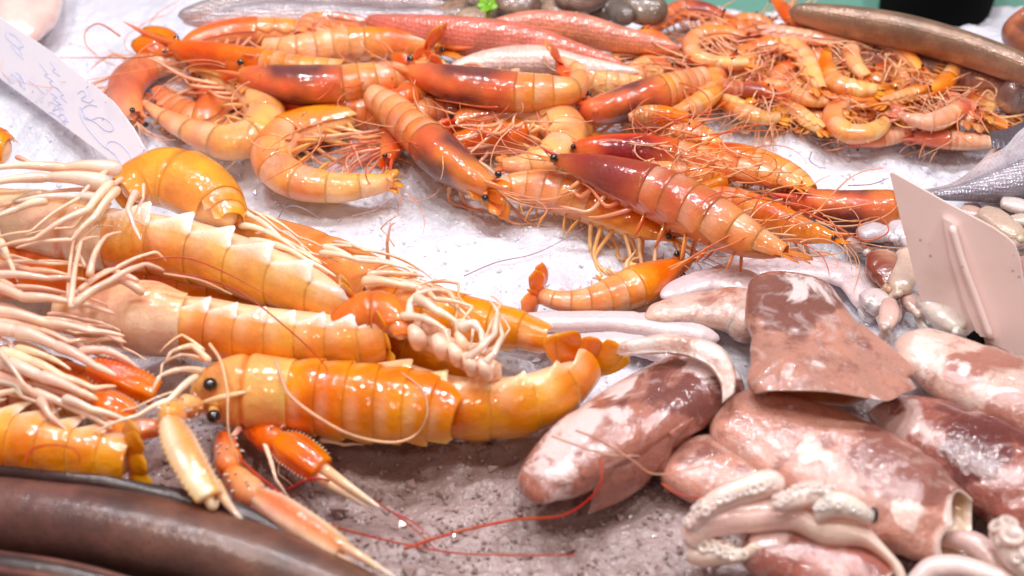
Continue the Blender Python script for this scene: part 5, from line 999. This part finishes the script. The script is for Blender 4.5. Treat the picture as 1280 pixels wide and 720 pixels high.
big('orange red prawn under the purple headed one in the left part', [(250, 110, 12), (270, 130, 22), (250, 150, 24), (220, 140, 22), (196, 118, 14)], z=1.0, roll=70, tc=.5, fan=20, pal='red', dark=.2, rost=20, seed=223)
big('orange prawn low down whose legs reach the ice beside the ring shaped prawn', [(482, 205, 9), (490, 180, 18), (500, 155, 22), (530, 140, 24), (570, 136, 22)], z=2.0, roll=70, tc=.5, fan=0, pal='red', dark=.3, rost=26, seed=224, legl=1.3)
big('orange prawn half hidden under the horseshoe and the violet headed prawns', [(560, 180, 12), (600, 176, 22), (640, 172, 24), (690, 160, 22), (740, 160, 16)], z=1.4, roll=10, tc=.5, fan=20, pal='orange', dark=.3, rost=26, seed=225)
big('orange prawn low down under the dark red one at the right', [(900, 290, 10), (870, 262, 20), (840, 235, 24), (800, 215, 24), (770, 200, 18)], z=1.2, roll=20, tc=.5, fan=20, pal='orange', dark=.3, rost=26, seed=226)
big('pale orange prawn between the violet head and the white bellied fish', [(640, 80, 8), (670, 88, 16), (715, 98, 20), (760, 106, 18), (800, 104, 12)], z=2.6, roll=-30, tc=.5, fan=20, pal='pale', dark=.2, rost=22, seed=227)
big('orange prawn lying in the dip under the purple bellied one, only its shell rings showing', [(420, 130, 10), (460, 116, 20), (510, 112, 24), (550, 122, 22), (590, 132, 16)], z=2.0, roll=10, tc=.45, fan=20, pal='orange', dark=.2, rost=22, seed=228)
# ------------------------------------------------------------------ heap of small prawns, top right
g2_ = 'small prawns in the heap at the upper right'
SM = [
 ('whitish small prawn bent like a hairpin atop the heap near the long grey fish', [(1152, 92, 8), (1136, 74, 12), (1112, 58, 14), (1086, 50, 13), (1066, 62, 13), (1070, 82, 12), (1086, 98, 9)], 5.2, 'pale', .36),
 ('yellow orange small prawn curled into a ring at the lower middle edge of the heap', [(1122, 118, 8), (1096, 126, 12), (1060, 130, 15), (1042, 148, 15), (1062, 167, 15), (1094, 163, 13), (1110, 144, 9)], 3.4, 'yellow', .34),
 ('amber coloured short small prawn in the middle of the heap, above the ring shaped one', [(1034, 64, 8), (1033, 84, 12), (1046, 104, 15), (1072, 112, 14), (1094, 112, 9)], 4.6, 'yellow', .45),
 ('pale small prawn arched like a bridge left of the middle of the heap', [(918, 72, 7), (942, 60, 11), (975, 56, 13), (1002, 68, 14), (1014, 92, 13), (1026, 114, 9)], 4.8, 'pale', .36),
 ('light orange small prawn hooked at the upper left of the heap', [(938, 48, 7), (905, 42, 12), (872, 48, 14), (866, 66, 13), (892, 78, 11), (934, 78, 8)], 5.0, 'pale', .36),
 ('small prawn with bright glint, thickly curved, at the left edge of the heap', [(846, 70, 8), (872, 76, 13), (892, 94, 16), (884, 120, 16), (858, 136, 13), (838, 142, 8)], 3.8, 'orange', .36),
 ('golden ridged small prawn on the ice edge at the lower left of the heap', [(884, 120, 7), (906, 128, 11), (930, 140, 13), (955, 147, 11), (974, 146, 8)], 2.6, 'yellow', .36),
 ('dark amber small prawn with a black eye pointing right, just above the golden ridged one', [(968, 119, 7), (945, 114, 12), (915, 112, 13), (892, 104, 9)], 3.8, 'wine', .5),
 ('small prawn stretching down right towards the ice, right of the golden ridged one', [(962, 118, 7), (984, 132, 11), (1006, 148, 12), (1030, 164, 9)], 2.8, 'pale', .4),
 ('short whitish small prawn lying level above the stretched one', [(960, 112, 7), (986, 118, 11), (1012, 124, 12), (1036, 126, 9)], 3.8, 'pale', .4),
 ('pink small prawn with pointed tail to the left at the right part of the heap', [(1222, 142, 7), (1210, 132, 11), (1190, 142, 14), (1168, 152, 14), (1144, 150, 10), (1124, 143, 5)], 4.4, 'pink', .36),
 ('bright yellow straight small prawn above the pink pointed one', [(1174, 112, 8), (1150, 116, 11), (1120, 124, 10), (1100, 130, 7)], 4.8, 'yellow', .4),
 ('pinkish small prawn lying level along the top of the heap', [(1062, 54, 8), (1035, 50, 11), (1000, 46, 12), (968, 42, 12), (946, 40, 9)], 5.6, 'pink', .4),
 ('orange small prawn at the very top with its head end sticking up to the left', [(966, -6, 6), (978, 10, 9), (1000, 30, 11), (1040, 33, 14), (1080, 34, 13), (1104, 40, 8)], 5.6, 'orange', .36),
 ('orange small prawn whose tail stands upright at the right end of the heap', [(1160, 116, 8), (1178, 106, 12), (1190, 88, 12), (1195, 66, 8)], 5.0, 'yellow', .4),
 ('small prawn tail on the ice at the lower edge, right below the ring shaped one', [(1072, 178, 8), (1098, 174, 12), (1122, 168, 13), (1140, 164, 9)], 2.0, 'pink', .4),
 ('brownish pink prawn with a dark spot on the ice at the lower right heap edge', [(1140, 172, 8), (1170, 174, 13), (1205, 176, 14), (1242, 178, 9)], 2.2, 'pink', .45),
 ('white speckled small prawn back right of the pink pointed one', [(1165, 118, 7), (1186, 124, 12), (1206, 136, 13), (1214, 154, 9)], 3.8, 'pink', .36),
 ('brown backed small prawn at the top left corner of the heap', [(905, 22, 8), (880, 14, 13), (850, 14, 15), (826, 28, 12), (805, 40, 7)], 3.6, 'wine', .4),
 ('small prawn with translucent fan shell at the left end of the heap', [(838, 60, 8), (820, 50, 13), (795, 52, 15), (778, 66, 12), (768, 80, 7)], 3.2, 'pale', .4),
 ('curved cream small prawn at the left end beside the large violet headed prawn', [(840, 88, 7), (815, 80, 13), (796, 90, 14), (800, 106, 10)], 3.6, 'pale', .4),
 ('orange small prawn lying across the right shoulder of the heap, legs shining', [(1176, 118, 8), (1155, 96, 11), (1130, 78, 13), (1100, 62, 12), (1090, 50, 8)], 4.2, 'orange', .4),
 ('translucent orange small prawn with raised whiskers near the right top of the heap', [(1120, 58, 7), (1145, 62, 12), (1168, 76, 14), (1180, 96, 10)], 3.8, 'orange', .4),
 ('deep orange small prawn in the hollow right of the arched one', [(1012, 90, 7), (990, 86, 12), (972, 98, 13), (978, 118, 9)], 3.2, 'red', .4),
 ('grey brown small prawn standing between the arched and the amber one', [(1026, 52, 7), (1022, 74, 11), (1030, 92, 11), (1022, 110, 8)], 4.2, 'pink', .4),
 ('orange small prawn at the far right tip of the heap beside the silver fish fin', [(1262, 160, 6), (1240, 150, 11), (1222, 128, 13), (1216, 106, 9)], 2.4, 'orange', .4),
 ('golden spiky small prawn near the right tip, legs turned up', [(1204, 98, 7), (1226, 104, 12), (1238, 122, 12), (1232, 144, 8)], 3.2, 'yellow', .4),
 ('small prawn with milky tail lying low under the hooked light orange one', [(850, 100, 7), (876, 92, 12), (910, 92, 13), (944, 100, 9)], 3.0, 'pale', .4),
]
for i, (lab, pts, z, pal, tc) in enumerate(SM):
    pts = [(q[0], q[1], q[2]*1.0) for q in pts]
    prawn(lab, pts, z=.75+(z-2)*.5, pal=pal, tc=tc, group=g2_, seed=300+i, small=True, fan=20, rost=16, nant=2, dark=.35, legl=1.6)
rs = np.random.RandomState(77); nf = 0
def inside(x, y):
    lo = np.interp(x, [770, 850, 900, 1000, 1060, 1120, 1240, 1260], [80, 128, 134, 152, 172, 176, 168, 160]); hi = np.interp(x, [770, 860, 960, 1100, 1190, 1260], [50, 16, 12, 44, 96, 140]); return hi+6 < y < lo-6
HID = 'small prawn buried deep in the upper right heap, only bits of shell showing'
while nf < 84:
    x, y = rs.uniform(780, 1255), rs.uniform(10, 180)
    if not inside(x, y): continue
    an = rs.uniform(0, 2*PI); cv = rs.choice([-1, 1])*rs.uniform(.3, 1.0); p = np.array([x, y]); pts = []; r0 = rs.uniform(9.5, 12.5)
    n5 = 6; step = rs.uniform(13, 18)
    for k in range(n5):
        pts.append((p[0], p[1], r0*[.55, .95, 1.05, 1.0, .85, .6][k])); p = p+np.array([math.cos(an), math.sin(an)*.62])*step; an += cv*.8
    c = np.mean([q[:2] for q in pts], 0); pts = [(q[0]+x-c[0], q[1]+y-c[1], q[2]) for q in pts]
    if not all(inside(q[0], q[1]) for q in pts[1:-1]): continue
    z = .6+.8*(nf < 34)*rs.rand()+.2*rs.rand()
    prawn(HID, pts, z=z, pal=['orange', 'orange', 'yellow', 'red', 'orange', 'pale'][nf % 6], group=g2_, seed=400+nf, small=True, fan=18, rost=14, nant=1, dark=.3, legl=1.7, tc=.38); nf += 1
# loose broken legs and feelers
def strand(label, pts, rpx, col, seed=0, group='loose feelers and hairs on the ice'):
    w = [P(x, y, (z if z < 2 else z*.75)/100) for x, y, z in pts]; r = R(pts[0][0], pts[0][1], pts[0][2]/100, rpx)
    o = tube('loose_feeler', w, np.linspace(r, r*.5, len(w)), M['whisker'], None, m=5, col=C(col), n=len(w)*9); tag(o, label, 'feeler', group)
for a in [('thin grey feeler arching over the ice right of the langoustine heap', [(348, 272, .5), (356, 260, 1.0), (372, 258, 1.2), (392, 268, .8), (400, 275, .5)], 1.0, 'b8a8b0'),
          ('faint brown feeler curving on the white ice below the diagonal prawn', [(440, 270, .6), (470, 262, .6), (492, 248, 1.2), (498, 262, .8), (486, 280, .5)], .9, 'c8a8a8'),
          ('long faint hair running across the ice towards the single prawn', [(580, 345, .5), (620, 328, .5), (665, 318, .5), (700, 302, .6), (730, 285, 1.2)], .9, 'c0a0a8'),
          ('curly brown feeler on the ice left of the card corner at the right', [(1125, 190, .6), (1135, 182, .6), (1150, 180, .7), (1156, 196, .6), (1148, 206, .6)], 1.0, 'c09088'),
          ('thin dark feeler lying between the small heap and the card', [(1060, 232, .6), (1090, 230, .7), (1112, 222, 1.4)], .9, 'a87878'),
          ('dark hair on the ice under the lower left of the small heap', [(1015, 190, .5), (1012, 200, .5), (1022, 208, .5), (1032, 210, .5)], .8, '907080'),
          ('orange feeler draped over the pink squid flap', [(828, 605, 4.2), (850, 618, 4.6), (880, 622, 4.6), (905, 626, 4.4), (925, 622, 4.4)], 1.6, 'e06a48'),
          ('pale feeler draped over the torn brown and white squid', [(720, 538, 5.4), (750, 550, 5.8), (790, 575, 5.4), (815, 592, 4.6), (850, 590, 4.4), (880, 580, 4.4)], 1.6, 'e8b498'),
          ('white cut feeler lying across the torn squid lower half', [(690, 545, 5.2), (720, 556, 5.6), (760, 568, 5.6), (800, 570, 5.0)], 1.8, 'f0cdb8')]: strand(*a)
# tangle of feelers between the large prawns: more than one could count
rs = np.random.RandomState(5); pr = []
for k in range(150):
    if k < 75: x, y, z = rs.uniform(800, 1030), 0, 3.0; y = np.interp(x, [800, 1030], [150, 285])+rs.normal()*26; a0 = rs.choice([0, PI])+rs.normal()*.5-.3
    elif k < 105: x, y, z = rs.uniform(300, 720), rs.uniform(60, 190), 3.2; a0 = rs.uniform(0, 6.28)
    else: x, y, z = rs.uniform(790, 1230), 0, 2.4; y = np.interp(x, [790, 1230], [70, 130])+rs.normal()*24; a0 = rs.uniform(0, 6.28)
    L = rs.uniform(50, 150)*(.7 if k > 84 else 1); n = 9; p = np.array([x, y]); w = []; kk = rs.normal()*.18
    for i in range(n): w.append(P(p[0], p[1], (z+rs.normal()*.15)/100)); p = p+np.array([math.cos(a0), math.sin(a0)*.7])*L/n; a0 += kk; kk += rs.normal()*.07
    q, _ = spline(w, 22); r = R(x, y, z/100, rs.uniform(.7, 1.7)); V, Fc = tube_vf(q, np.linspace(r, r*.35, len(q)), 5)
    pr.append((V, Fc, mixc(C('f8ac70'), C('fcd8b4'), rs.rand()) if rs.rand() < .8 else C('ea7844')))
V, Fc, c = join_vf(pr); tag(mesh('feeler_tangle', V, Fc, M['whisker'], None, c), 'tangle of fine orange feelers and legs over the prawns', None, kind='stuff')
